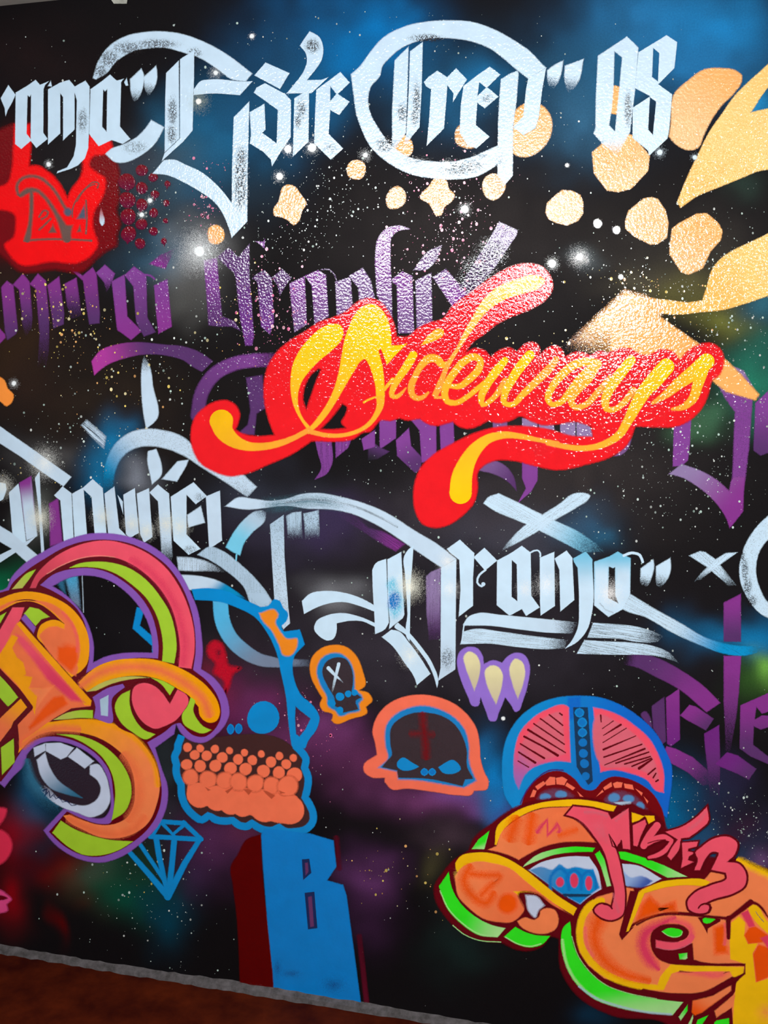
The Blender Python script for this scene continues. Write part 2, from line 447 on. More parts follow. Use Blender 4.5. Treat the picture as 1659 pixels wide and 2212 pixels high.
def fill(ct, loops, c1, soft=1.6, alpha=1.0, grad=None, fade=None, grain=0.0, streak=0.0, ang=90.0):
    loops = [dedupe(l) for l in loops]
    inner, ringV, ringF, base = [], [], [], 0
    for k, l in enumerate(loops):
        d = soft / 2
        sg = 1 if k == 0 else -1
        inner.append(offset(l, -d * sg))
        ringV.append((offset(l, -d * sg), offset(l, d * sg)))
    pts = []; edges = []
    for l in inner:
        b = len(pts)
        pts += [Vector(q) for q in l]
        edges += [(b + i, b + (i + 1) % len(l)) for i in range(len(l))]
    allp = np.vstack(inner)
    if grad is not None or fade is not None:
        lo, hi = allp.min(0), allp.max(0)
        st = max(6.0, np.sqrt((hi[0] - lo[0]) * (hi[1] - lo[1]) / 500))
        gx, gy = np.meshgrid(np.arange(lo[0] + st / 2, hi[0], st), np.arange(lo[1] + st / 2, hi[1], st))
        q = np.stack([gx.ravel(), gy.ravel()], 1)
        ok = np.zeros(len(q), bool)
        for l in inner: ok ^= inside(l, q)
        pts += [Vector(v) for v in q[ok]]
    v2, e2, f2, *_ = delaunay_2d_cdt(pts, edges, [], 0, 1e-4)
    v2 = np.array([(v.x, v.y) for v in v2])
    f2 = np.array(f2, int)
    cen = v2[f2].mean(1)
    ok = np.zeros(len(cen), bool)
    for l in inner: ok ^= inside(l, cen)
    f2 = f2[ok]
    xy = [v2]; F = [tuple(t[::-1]) if True else t for t in f2]
    A = [np.ones(len(v2))]
    n = len(v2)
    for a_, b_ in ringV:
        m = len(a_)
        xy += [a_, b_]
        A += [np.ones(m), np.zeros(m)]
        for i in range(m):
            j = (i + 1) % m
            F.append((n + i, n + j, n + m + j, n + m + i))
        n += 2 * m
    xy = np.vstack(xy); A = np.hstack(A) * alpha
    if grad is not None:
        c2, p, q = grad
        p = np.array(p); q = np.array(q); dv = q - p
        t = np.clip(((xy - p) @ dv) / (dv @ dv), 0, 1)[:, None]
        t = t * t * (3 - 2 * t)
        rgb = c1 * (1 - t) + c2 * t
    else:
        rgb = np.tile(c1, (len(xy), 1))
    if fade is not None:
        p, q = np.array(fade[0]), np.array(fade[1]); dv = q - p
        t = np.clip(((xy - p) @ dv) / (dv @ dv), 0, 1)
        A = A * (1 - t * t * (3 - 2 * t))
    ca, sa = math.cos(math.radians(ang)), math.sin(math.radians(ang))
    uv = np.stack([xy[:, 0] * ca + xy[:, 1] * sa, -xy[:, 0] * sa + xy[:, 1] * ca], 1)
    return ct.add(xy, F, rgb, A, grain, streak, uv)

def brush(ct, P3, corner, c1, soft=1.6, alpha=1.0, c2=None, fa=(0, 0), caps=True, grain=0.0, streak=0.0, closed=False):
    """a stroke of varying width along the points x, y, w"""
    p = catmull(P3, corner, closed, 6.0)
    d = np.hypot(*(np.diff(p[:, :2], axis=0)).T)
    p = p[np.r_[True, d > 0.05]]
    if closed:
        p = np.vstack([p, p[:1]])
    xy, w = p[:, :2], np.maximum(p[:, 2], 0.3)
    if caps and not closed:
        def cap(x0, x1, w0):
            t = (x0 - x1) / max(np.hypot(*(x0 - x1)), 1e-9)
            r = w0 / 2
            ss = np.array([0.25, 0.5, 0.72, 0.88, 0.97, 1.0])
            return x0 + t[None] * (ss * r)[:, None], 2 * r * np.sqrt(np.maximum(1 - ss**2, 0.0004))
        a, wa = cap(xy[0], xy[1], w[0]); b, wb = cap(xy[-1], xy[-2], w[-1])
        xy = np.vstack([a[::-1], xy, b]); w = np.r_[wa[::-1], w, wb]
    t = np.gradient(xy, axis=0)
    if closed:
        t[0] = t[-1] = xy[1] - xy[-2]
    t /= np.maximum(np.hypot(t[:, 0], t[:, 1]), 1e-9)[:, None]
    nr = np.stack([-t[:, 1], t[:, 0]], 1)
    s = np.r_[0, np.cumsum(np.hypot(*np.diff(xy, axis=0).T))]
    sf = np.minimum(soft, w * 0.9)
    offs = [-(w + sf) / 2, -(w - sf) / 2, (w - sf) / 2, (w + sf) / 2]
    V = np.stack([xy + nr * o[:, None] for o in offs], 1)
    m = len(xy)
    for j in range(4):                      # no folding over on the inside of tight bends
        for i in range(1, m):
            if (V[i, j] - V[i - 1, j]) @ (t[i] + t[i - 1]) < 0:
                V[i, j] = V[i - 1, j] + 0.02 * (t[i] + t[i - 1])
    A = np.tile(np.array([0, 1, 1, 0.0]), (m, 1)) * alpha
    L = s[-1]
    if fa[0]: A *= np.clip(s / fa[0], 0, 1)[:, None]
    if fa[1]: A *= np.clip((L - s) / fa[1], 0, 1)[:, None]
    F = []
    for i in range(m - 1):
        for j in range(3):
            a = 4 * i + j
            F.append((a, a + 4, a + 5, a + 1))
    tt = (s / max(L, 1e-9))
    rgb = np.tile(c1, (m, 1)) if c2 is None else c1 * (1 - tt)[:, None] + c2 * tt[:, None]
    rgb = np.repeat(rgb, 4, 0)
    uv = np.stack([np.repeat(s, 4), np.stack(offs, 1).ravel() + 37.0 * (ct.n % 17)], 1)
    return ct.add(V.reshape(-1, 2), F, rgb, A.ravel(), grain, streak, uv, ramp=np.repeat(tt, 4))

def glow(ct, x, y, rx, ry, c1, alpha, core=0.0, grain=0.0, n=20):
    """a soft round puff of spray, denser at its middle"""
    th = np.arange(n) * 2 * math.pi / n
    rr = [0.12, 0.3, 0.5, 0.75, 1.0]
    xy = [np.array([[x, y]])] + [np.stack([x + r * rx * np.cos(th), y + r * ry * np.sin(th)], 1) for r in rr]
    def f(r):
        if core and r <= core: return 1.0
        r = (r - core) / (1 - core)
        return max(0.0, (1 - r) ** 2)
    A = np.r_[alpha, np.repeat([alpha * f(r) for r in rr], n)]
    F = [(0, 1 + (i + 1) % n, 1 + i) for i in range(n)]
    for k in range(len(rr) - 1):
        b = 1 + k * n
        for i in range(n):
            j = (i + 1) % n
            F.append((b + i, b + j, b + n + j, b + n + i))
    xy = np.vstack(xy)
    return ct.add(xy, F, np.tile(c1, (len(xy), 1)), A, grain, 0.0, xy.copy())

def disc_pts(x, y, rx, ry, seed=0, wob=0.03):
    rs = np.random.RandomState(seed)
    n = 22
    th = np.arange(n) * 2 * math.pi / n
    r = 1 + wob * np.sin(2 * th + rs.rand() * 6) + wob * 0.6 * np.sin(3 * th + rs.rand() * 6)
    return np.stack([x + rx * r * np.cos(th), y + ry * r * np.sin(th)], 1)

# ------------------------------------------------------------------ reading the mural's drawing
class Reader:
    def __init__(s):
        s.o = np.zeros(2); s.k = 1.0
        s.thing = None; s.parts = []
    def xy(s, a, b):
        return np.array([s.o[0] + float(a) * s.k, s.o[1] + float(b) * s.k])
    def points(s, txt, smooth):
        P, C = [], []
        for tok in txt.split():
            c = tok.endswith('!')
            v = tok.rstrip('!').split(',')
            q = s.xy(v[0], v[1])
            w = float(v[2]) * s.k if len(v) > 2 else (P[-1][2] if P else 0.0)
            P.append(np.array([q[0], q[1], w])); C.append(c or not smooth)
        return np.array(P), C
    def flush(s):
        if s.thing is None: return
        name, label, cat, group, kind = s.thing
        parts = [p for p in s.parts if not p[2].empty()]
        s.thing = None; s.parts = []
        if not parts: return
        box = np.vstack([b for p in parts for b in p[2].box])
        mid = (box.min(0) + box.max(0)) / 2
        mid[1] = box[:, 1].max()
        loc = to_wall([mid], 0.0)[0]
        if len(parts) == 1 and parts[0][0] is None:
            s.emit(name, parts[0][2], None, loc, Vector(loc))
            set_props(s.last, label, cat, group, kind)
            return
        root = bpy.data.objects.new(name, None)
        root.empty_display_size = 0.05
        root.location = loc
        COL.objects.link(root)
        set_props(root, label, cat, group, kind)
        made = {}
        for pname, plabel, ct, up in parts:
            par = made.get(up, root) if up else root
            s.emit(pname or 'base_coat', ct, par, loc, None)
            if plabel: s.last['label'] = plabel
            made[pname or 'base_coat'] = s.last
    def emit(s, name, ct, parent, org, loc):
        V = np.vstack(ct.V) - np.asarray(org)[None]
        s.last = mesh_obj(name, V, ct.F, M_PAINT, parent, loc if loc is not None else (0, 0, 0),
                          np.vstack(ct.C), np.vstack(ct.X), np.vstack(ct.U))
    def coat(s):
        return s.parts[-1][2]
    def opts(s, toks):
        o = {}
        for t in toks:
            k, v = t.split('=', 1)
            o[k] = v
        return o
    def gopts(s, o):
        kw = {}
        if 'soft' in o: kw['soft'] = float(o['soft'])
        if 'a' in o: kw['alpha'] = float(o['a'])
        if 'gr' in o: kw['grain'] = float(o['gr'])
        if 'st' in o: kw['streak'] = float(o['st'])
        return kw
    def run(s, text):
        pend = None
        def done():
            nonlocal pend
            if pend is None: return
            loops, kw, c, ol = pend
            pend = None
            if ol:                            # dark outline painted first
                fill(s.coat(), [offset(loops[0], ol[1])], colour(ol[0]), 2.0)
            fill(s.coat(), loops, colour(c), **kw)
        def area_opts(o):
            kw = s.gopts(o)
            if 'g' in o:
                a, p, q = o['g'].split(':')
                kw['grad'] = (colour(a), s.xy(*p.split(',')), s.xy(*q.split(',')))
            if 'fade' in o:
                p, q = o['fade'].split(':')
                kw['fade'] = (s.xy(*p.split(',')), s.xy(*q.split(',')))
            if 'ang' in o: kw['ang'] = float(o['ang'])
            return kw
        for ln in text.strip().split('\n'):
            ln = ln.strip()
            if not ln or ln[0] == '#': continue
            cmd, _, rest = ln.partition(' ')
            if cmd in ('h', 'hs'):
                P, C = s.points(rest, cmd == 'hs')
                pend[0].append(catmull(P[:, :2], C, True, 5.0 if s.k < .5 else 6.0))
                continue
            if cmd == '@':
                a = [float(v) for v in rest.split()]
                s.o = np.array(a[:2]); s.k = a[2] / 1659.0
                continue
            done()
            if cmd == 'T':
                s.flush()
                f = [v.strip() for v in rest.split('|')] + [None] * 4
                s.thing = (f[0], f[1] or None, f[2] or None, f[3] or None, f[4] or None)
                s.parts = [(None, None, Coat(), None)]
            elif cmd == 'P':
                f = [v.strip() for v in rest.split('|')] + [None] * 2
                s.parts.append((f[0], f[1] or None, Coat(), f[2] or None))
            elif cmd in ('f', 's', 'b', 'o', 'e'):
                head, _, pt = rest.partition(':: ')
                toks = head.split()
                c = toks[0]; o = s.opts(toks[1:])
                if cmd in 'fs':
                    P, C = s.points(pt, cmd == 's')
                    ol = o.get('o')
                    ol = (ol.split(':')[0], float(ol.split(':')[1]) * s.k) if ol else None
                    pend = ([catmull(P[:, :2], C, True, 5.0)], area_opts(o), c, ol)
                elif cmd == 'b':
                    P, C = s.points(pt, o.get('sm', '1') == '1')
                    if 'w' in o: P[:, 2] = float(o['w']) * s.k
                    kw = s.gopts(o)
                    if 'g' in o: kw['c2'] = colour(o['g'])
                    if 'fa' in o:
                        a, b = o['fa'].split(','); kw['fa'] = (float(a) * s.k, float(b) * s.k)
                    kw['caps'] = o.get('cap', '1') == '1'
                    kw['closed'] = o.get('cl', '0') == '1'
                    brush(s.coat(), P, C, colour(c), **kw)
                elif cmd == 'o':
                    for i, tok in enumerate(pt.split()):
                        v = [float(t) for t in tok.split(',')]
                        q = s.xy(v[0], v[1]); rx = v[2] * s.k; ry = (v[3] if len(v) > 3 else v[2]) * s.k
                        fill(s.coat(), [disc_pts(q[0], q[1], rx, ry, int(v[0] * 7 + v[1]))], colour(c), **s.gopts(o))
                else:
                    for tok in pt.split():
                        v = [float(t) for t in tok.split(',')]
                        q = s.xy(v[0], v[1])
                        glow(s.coat(), q[0], q[1], v[2] * s.k, v[3] * s.k, colour(c), float(o.get('a', 1)), float(o.get('core', 0.45 if 'gr' in o else 0)), float(o.get('gr', 0)))
        done()

R = Reader()

D1 = r'''
# ================= purple lettering, the oldest coat
T painted_word | purple blackletter word with a tall angular capital, running behind the red script's top | lettering | purple blackletter words
@ 400 580 400
P letter
f PU g=PUd:300,0:350,520 soft=3 :: 165,-75 285,-95 300,100 330,430 440,470 500,560 420,520 300,520 210,510 195,300
f PUd g=PU2:500,-200:540,680 soft=3 :: 285,-100 390,-190 475,-100 575,-220 575,60 595,300 615,600 600,690 540,690 490,430 455,100 440,40 360,-30
f PU soft=2 :: 630,-244 700,-240 715,-270 710,-180 665,-220
P letter
f PUd g=PU2:680,20:700,560 soft=3 :: 600,90 640,50 710,15 775,85 795,480 760,590 680,520 650,150 640,110
f PUd soft=3 :: 780,80 870,5 950,85 895,160 850,240 825,150
P letter
f PU g=PUg:1000,100:1020,560 soft=3 :: 935,135 1070,70 1090,500 980,570 950,300
f PU g=PUg:1180,20:1200,500 soft=3 :: 1075,65 1190,15 1260,60 1285,430 1160,500 1135,160 1105,110
P letter
f PUg soft=3 :: 1345,120 1480,75 1500,340 1360,430
f PUg soft=3 :: 1470,65 1590,-5 1620,40 1659,100 1700,270 1560,290 1550,170 1500,110
b PUg w=9 soft=4 a=0.6 :: 1215,10 1290,10 1340,60 1355,110
P letter
@ 800 300 400
s PUg g=PU:120,1600:110,1000 soft=3 :: 45,1050 75,880 150,800 260,778 355,808! 250,825 190,880 180,1000 188,1300 198,1680! 110,1500! 60,1400! 50,1250
f PU g=PUg:300,1200:300,1700 soft=3 :: 190,1260 285,1188 375,1230 392,1740 250,1740 238,1310 205,1290
P letter
f PUg soft=3 :: 405,1270 545,1200 558,1800 420,1860
s PUg g=PUd:420,1150:630,960 soft=3 :: 390,1175! 440,1100 530,1000 640,955! 580,1100 500,1170
P letter
f PUg g=PU:620,1200:800,1400 soft=3 :: 560,1240 675,1165 870,1385 740,1510
f PUl g=PUd:1200,780:850,1380 soft=3 gr=0.25 :: 1155,742 1320,820 1310,860 1110,1160 900,1400 790,1330 1050,920 1110,820
e BK a=0.85 gr=1 :: 1090,1010,190,170 970,1170,200,170 880,1290,150,130
f PUg soft=3 :: 600,1700 690,1560 770,1470 860,1420 890,1500 700,1720

T painted_word | purple blackletter word of upright strokes at the left edge, under the crown emblem | lettering | purple blackletter words
@ 0 580 400
P letter
f PUm soft=3 :: -40,520 0,540 45,590 50,620 0,670 -40,680
f PUm g=PUd:80,150:90,640 soft=3 :: 10,170 60,110 120,150 160,550 140,590 65,640 45,560
f PUm g=PUd:200,80:240,500 soft=3 fade=230,330:240,640 :: 115,145 205,45 265,120 290,440 280,540 225,610 200,500 170,190
f PUm g=PUd:340,80:380,500 soft=3 fade=390,420:390,900 :: 265,140 340,45 410,110 440,440 435,760 400,910 330,890 355,600 320,180
P letter
f PUm g=PUd:480,80:520,450 soft=3 :: 425,150 530,70 575,400 570,500 480,535 440,250
f PUm g=PUd:620,80:650,400 soft=3 fade=640,200:660,520 :: 575,140 685,80 730,420 640,450 600,330
P letter
f PUm g=PUd:800,0:850,480 soft=3 :: 630,10 700,30 740,65 830,-10 865,50 895,400 890,490 800,500 775,350 745,110
f PU soft=3 fade=950,60:950,220 :: 860,40 940,-35 1030,45 990,150 950,210 930,120
P letter
f PU g=PUm:1060,60:1120,600 soft=3 :: 1000,115 1115,55 1120,100 1140,430 1270,560 1175,640 1050,550
f PU g=PUd:1200,0:1330,580 soft=3 :: 1115,60 1200,-20 1310,60 1320,440 1395,570 1290,610 1220,480 1195,160
b PU w=14 soft=3 :: 1300,55 1350,65 1385,95
P letter
f PU g=PUm:1440,100:1470,560 soft=3 :: 1380,150 1500,95 1530,420 1540,520 1420,585 1400,400
@ 0 300 400
f PUm soft=4 fade=1420,1150:1560,1000 :: 1340,1120 1440,1040 1580,985 1480,1165

T painted_stroke | purple brush arch between the purple words and the red script's left tail | brush stroke
@ 0 580 400
s PUb g=PUd:850,850:1350,720 soft=3 :: 820,830! 900,735 1050,680 1250,660 1450,680 1659,702 1770,740 1909,830! 1810,925! 1710,870 1659,832 1500,782 1300,770 1100,810 950,870 845,955!

T painted_letter | purple blackletter capital with a round arc, half hidden by the red script's left tail | lettering | purple blackletter words
@ 400 580 400
b PUd g=PU w=120 soft=5 fa=30,250 :: 110,1320 150,1110 260,950 420,860 600,825 800,820
f PUd soft=4 :: 545,980 690,955 720,1250 640,1300 620,1490 470,1480 560,1400 585,1270

T painted_word | purple blackletter word below the red script, crossed by its long lower tail | lettering | purple blackletter words
@ 800 850 400
P letter
f PU soft=2.5 :: 80,230 230,200 230,400 85,500
f PUd g=BK:60,450:0,600 soft=3 :: -20,400 80,480 170,520 60,590 -20,600
P letter
f PUd g=PU:400,650:300,400 soft=2.5 :: 230,420 345,310 365,470 460,570 450,690 400,710 240,560
f PU soft=2.5 :: 330,200 500,230 590,290 592,580 460,620 440,330 390,270
P letter
f PU soft=2.5 :: 620,240 745,220 752,460 630,520
P letter
f PUg soft=2.5 :: 1095,240 1225,220 1228,320 1100,320
f PUl soft=2.5 :: 1360,220 1495,240 1500,330 1360,320
f PUl soft=2.5 :: 1505,260 1640,260 1650,330 1515,320
P letter
f PU soft=2.5 :: 1360,600 1500,630 1497,780 1440,880 1320,985 1395,850 1360,760
s PUg g=PUd:1000,650:1300,830 soft=3 :: 970,690! 1060,600 1200,640 1290,760 1310,870! 1220,780 1100,720
P letter
@ 1200 580 459
f PUl soft=2.5 :: 35,1190 155,1180 156,1340 40,1320
f PUl soft=2.5 :: 164,1180 250,1200 295,1290 280,1340 166,1340
s PUg soft=3 :: 460,1465! 540,1390 592,1330 570,1400 500,1460
P letter
@ 400 900 400
s PU soft=2.5 st=0.3 :: 1160,200! 1310,200! 1310,440 1270,510 1160,565! 1220,460 1190,330
f PU soft=2.5 st=0.3 :: 1345,200 1490,200 1460,280 1350,370
f PU soft=2.5 :: 1580,200 1700,120 1700,270 1600,300

T painted_letter | purple blackletter U-shaped letter with a sharp pink-purple point, right of the red script | lettering | purple blackletter words
@ 1200 580 459
f PU g=PUl:1430,1000:1380,760 soft=4 a=0.9 :: 1250,880 1310,730 1470,800 1590,1010 1540,1010 1510,1400 1480,1659 1380,1659 1400,1120 1330,1020
@ 1200 900 459
f PU soft=2.5 :: 925,40 1060,0 1050,200 1035,340 985,385 915,390
s PUl g=PUm:1000,400:1380,720 soft=3 :: 885,447! 985,370! 1150,430 1280,510 1355,580! 1385,480 1480,470! 1470,600 1465,740! 1360,872! 1340,810 1240,660 1100,540 1000,480

T painted_stroke | purple band half hidden under the pale arc over the word Drama | brush stroke
@ 780 1130 400
s PUd g=PUm:60,80:350,220 soft=5 st=0.4 ang=35 fade=250,150:-250,-150 :: -330,-260! -100,-120 60,40! 200,80 390,190! 310,250! 180,180 60,100 -100,0 -300,-140!
T painted_stroke | upright purple band inside the tall white capital of the word Drama | brush stroke
f PUl g=PUd:640,620:640,1040 soft=3 st=0.2 fade=640,800:640,1150 :: 582,480 620,440 712,400 718,1040 605,1050 585,800
T painted_stroke | short purple band between two white letters of the left blackletter word | brush stroke
@ 0 900 400
f PUm soft=4 :: 440,780 520,730 560,1130 450,1160
T painted_letter | purple letter fragment cut by the right edge beside the red script | lettering | purple blackletter words
@ 1200 580 459
f PU g=PUd:1620,1000:1600,1450 soft=3 :: 1560,1050 1720,900 1720,1420 1600,1460 1545,1420 1555,1200

T painted_word | dim purple blackletter word at the right edge above the pink tag | lettering | purple blackletter words
@ 1359 1350 300
P letter
s PUd g=PUm:150,430:1000,950 soft=3 fade=100,420:-60,380 :: -60,300! 200,350 400,420 600,530 900,740 1090,930! 925,1042! 600,770 300,610 100,510 -60,470!
f PUd soft=3 :: 270,970 420,860 440,1390 400,1420 285,1230
s PUd soft=3 :: 140,1060 190,1030 260,1130 270,1230 190,1150
f PUm g=PUm2:520,800:520,1440 soft=2.5 :: 440,870 600,760 607,1370 500,1450 455,1420
f PUm g=PUd:760,980:950,1240 soft=2.5 :: 610,1080 720,955 800,975 1010,1120 920,1260 680,1130
f PUm2 g=PUd:1000,1250:1000,1950 soft=2.5 fade=1000,1600:1000,2080 :: 895,1300 1075,1195 1088,1620 1070,2090 960,2050 940,1750 905,1450
f PUm g=PUd:450,1500:950,1950 soft=2.5 fade=700,1700:1000,2050 :: 380,1560 450,1450 560,1480 760,1580 930,1730 980,1900 880,1920 700,1760 500,1650
f PUm2 g=PUd:1200,1550:1450,1830 soft=2.5 :: 1030,1660 1170,1520 1300,1560 1520,1720 1430,1850 1300,1780 1080,1690
P letter
f PUm g=PUd:1200,400:1200,1500 soft=3 fade=1200,800:1180,1700 :: 1130,370 1340,365 1310,800 1280,1100 1200,1515 1150,1500 1130,900
f PUm g=PUd:1240,-300:1240,150 soft=3 :: 1130,-265 1335,-372 1335,200 1130,200
P letter
f PUm g=PUd:1500,950:1500,1500 soft=2.5 :: 1330,960 1659,815 1750,830 1750,1000 1590,1060 1520,980 1500,1130 1590,1080 1700,1090 1700,1210 1570,1250 1490,1210 1480,1430 1659,1570 1750,1600 1750,1700 1450,1570 1320,1475
'''

D2 = r'''
# ================= red emblem
T painted_emblem | glowing red crown emblem with a thin grey-outlined letter M inside, left edge | emblem
@ 0 300 400
P dark_halo
s RDd soft=10 :: -60,-60! 130,-140! 270,-140! 275,100 262,240! 430,290 600,520! 720,340 735,150! 800,30! 980,-40! 1050,220 1075,330 1060,420 1072,520 1045,640 1078,760 1050,850 1040,960 960,1000 870,1070 740,1190 500,1172 150,1172 60,1085 -60,990!
P red_fill
s RD soft=7 :: -60,440! 60,400 110,250 118,80 130,-130! 268,-130! 275,100 262,240! 330,238 430,292 520,380 605,525! 640,450 720,340 740,280 738,150! 790,30 800,-30! 960,-60! 1000,100 930,140 830,160 800,230 880,310 940,350 945,430 900,560 850,640 830,760 850,850 880,930 830,1030 710,1108 480,1100 160,1115 80,1030 40,950 120,880 140,780 130,680 40,640 -60,640!
P drawn_letter | thin grey-brown outline of a letter M
b RG w=26 soft=6 :: 165,500,46 150,430,34 180,370,24 260,335 350,345 430,400,32 500,480 560,580 610,660,34
b RG soft=6 :: 185,505,40 250,465,50 320,460,36 400,520,30 460,600,34 520,700,44 570,800,70 600,890,80
b RG soft=5 :: 280,460,34 282,600,36 270,760,36 245,900,60
b RG w=17 soft=5 :: 215,912 400,900 600,900 820,912
b RG w=11 soft=5 :: 648,700 650,630 700,520 780,430 850,385 885,400 872,440
b RG w=9 soft=5 :: 690,560 740,480 800,425 850,405
b RG w=14 soft=5 :: 770,550 778,700 770,850
f BG soft=6 :: 690,715 755,595 768,715
f RG soft=6 :: 535,730 570,775 650,775 625,905 555,905
b RG w=15 soft=5 :: 350,700 400,640 430,655 420,690 370,720
b RG w=15 soft=5 :: 455,715 400,770 350,815
f RG soft=5 :: 437,838 475,768 505,840
f RG soft=5 :: 690,835 715,775 728,832
o BG soft=6 :: 610,655,36
P drip
s RP g=W:905,640:915,770 soft=3 :: 905,620! 928,690 937,745 915,778 895,750 893,690

# ================= orange swooshes and rocks
T painted_dot | tall orange rock shape at the upper right, beside the white numeral | dot | orange dots and rocks
@ 1459 100 300
s OD2 g=OD:100,900:600,330 soft=4 :: -55,700! -20,580 150,410 350,275 550,262 720,290 795,350 790,420 700,560 560,700 430,880 340,1060 265,1215 190,1240 0,1165 -75,1080! -50,850
T painted_swoosh | long orange flame swoosh pointing down-left, at the upper right edge | swoosh | orange flame swooshes
s YO g=YO2:700,900:150,1800 soft=3 :: 1150,170! 1000,310 850,445 700,600 560,800 400,1030 280,1270 150,1540 20,1860! 60,1930! 280,1780 480,1700 800,1570 1000,1490 1200,1460! 1400,1400! 1400,760! 1106,745 1000,765 900,790! 930,750 1010,620 1106,490 1200,380! 1300,200!
T painted_swoosh | wide pale orange swoosh at the right edge, its tail touching the bright peak | swoosh | orange flame swooshes
@ 1399 550 300
s YO g=YO2:1300,300:800,500 soft=3 :: 1600,-330! 1230,-150 1000,-40 860,60 780,160 700,400 655,545! 480,570 300,550 0,515! -30,640! 120,700! 380,715 600,690 900,660 1150,590 1438,490 1600,420!
T painted_swoosh | pale glaring peak above the red script, its right flank sloping down | swoosh | orange flame swooshes
@ 1200 580 459
s OD soft=14 fade=480,420:330,760 :: 30,640! 300,400 540,178! 700,220! 830,330! 700,640 600,720 100,720!
f OD soft=5 :: 540,185 790,240 860,300 790,358 1150,610 1340,720 1450,830 1590,985 1560,1030 1330,960 1200,860 1050,720 600,720 420,640 450,400
T painted_dot | orange round dot behind the white numeral's slot | dot | orange dots and rocks
@ 1200 0 400
s OD soft=3 :: 470,800 540,765 600,810 600,960 560,1020 490,1010 460,920
T painted_dot | big pale orange rock hanging under the white numeral | dot | orange dots and rocks
@ 1200 300 459
f OD g=OD2:400,50:500,420 soft=3 :: 285,105 370,30 480,-60 600,-30 735,130 722,250 590,390 490,415 400,402 300,270
T painted_dot | pale faceted rock, leftmost of the three bright rocks above the peak | dot | orange dots and rocks
f OD2 soft=3 :: -78,575 -65,500 0,440 50,400 130,405 195,440 217,500 215,580 175,640 90,675 0,655 -55,625
T painted_dot | pale faceted rock, middle one of the three bright rocks above the peak | dot | orange dots and rocks
f OD2 soft=3 :: 690,465 750,455 800,470 860,560 882,660 870,770 800,820 740,825 620,765 545,700 545,640 570,560
T painted_dot | pale faceted rock with a pointed foot, nearest the right edge | dot | orange dots and rocks
f OD g=OD2:1200,650:1050,1000 soft=3 :: 1100,585 1180,580 1270,655 1305,720 1290,790 1210,880 1150,1010 1040,1060 980,1040 890,900 890,850 910,700 960,660
T painted_dot | big orange disc under the last white letter inside the ring | dot | orange dots and rocks
@ 800 0 400
s OD g=OD2:1380,950:1560,1250 soft=4 :: 1295,1000 1380,930 1530,940 1615,1040 1612,1220 1540,1330 1380,1408 1285,1380 1275,1150
T painted_dot | small orange dot under the first two upright strokes inside the white ring | dot | orange dots and rocks
s OD soft=3 :: 300,1210 365,1260 380,1350 330,1410 230,1410 210,1320 250,1240
T painted_dot | orange disc behind the foot of the letter e inside the white ring | dot | orange dots and rocks
s ODd soft=4 :: 780,1140 900,1110 985,1170 990,1260 930,1325 850,1325 770,1280 758,1200
T painted_dot | orange oval overlapped by the long white stem under the ring | dot | orange dots and rocks
@ 800 300 400
s OD2 soft=3 gr=0.25 :: 1030,345 1100,310 1170,340 1210,410 1160,520 1100,550 1050,530 1005,450
T painted_dot | four-pointed orange star shape just below the white ring | dot | orange dots and rocks
s OD soft=3 :: 565,365 620,340 680,370 705,450 755,500 740,545 665,610 635,680 590,690 562,640 520,575 445,525 460,490 520,430
T painted_dot | soft orange oval left of the four-pointed orange star | dot | orange dots and rocks
s OD soft=4 :: 170,470 245,425 305,470 308,570 245,620 160,612 142,545
T painted_dot | round orange dot left of the white ring, below its rim | dot | orange dots and rocks
@ 400 300 400
s OD soft=3 :: 1470,215 1540,190 1605,222 1615,290 1580,352 1520,362 1458,325 1450,265
T painted_dot | wavy four-cornered orange shape under the white blackletter word | dot | orange dots and rocks
s OD soft=3 :: 870,440 930,410 985,430 1040,505 1085,575 1045,650 1015,740 970,772 930,735 860,700 797,685 792,630 838,560 855,490
T painted_dot | small orange dot under the point of the white letter, near the big white star | dot | orange dots and rocks
s OD soft=3 :: 212,800 280,770 348,828 345,900 300,940 220,928 203,860
T painted_dot | orange star shape cut off by the left edge | dot | orange dots and rocks
@ 0 580 400
s OD3 soft=3 :: -60,960! 0,972 40,1000 70,1075 122,1130 105,1200 60,1235 0,1190 -60,1180!
'''

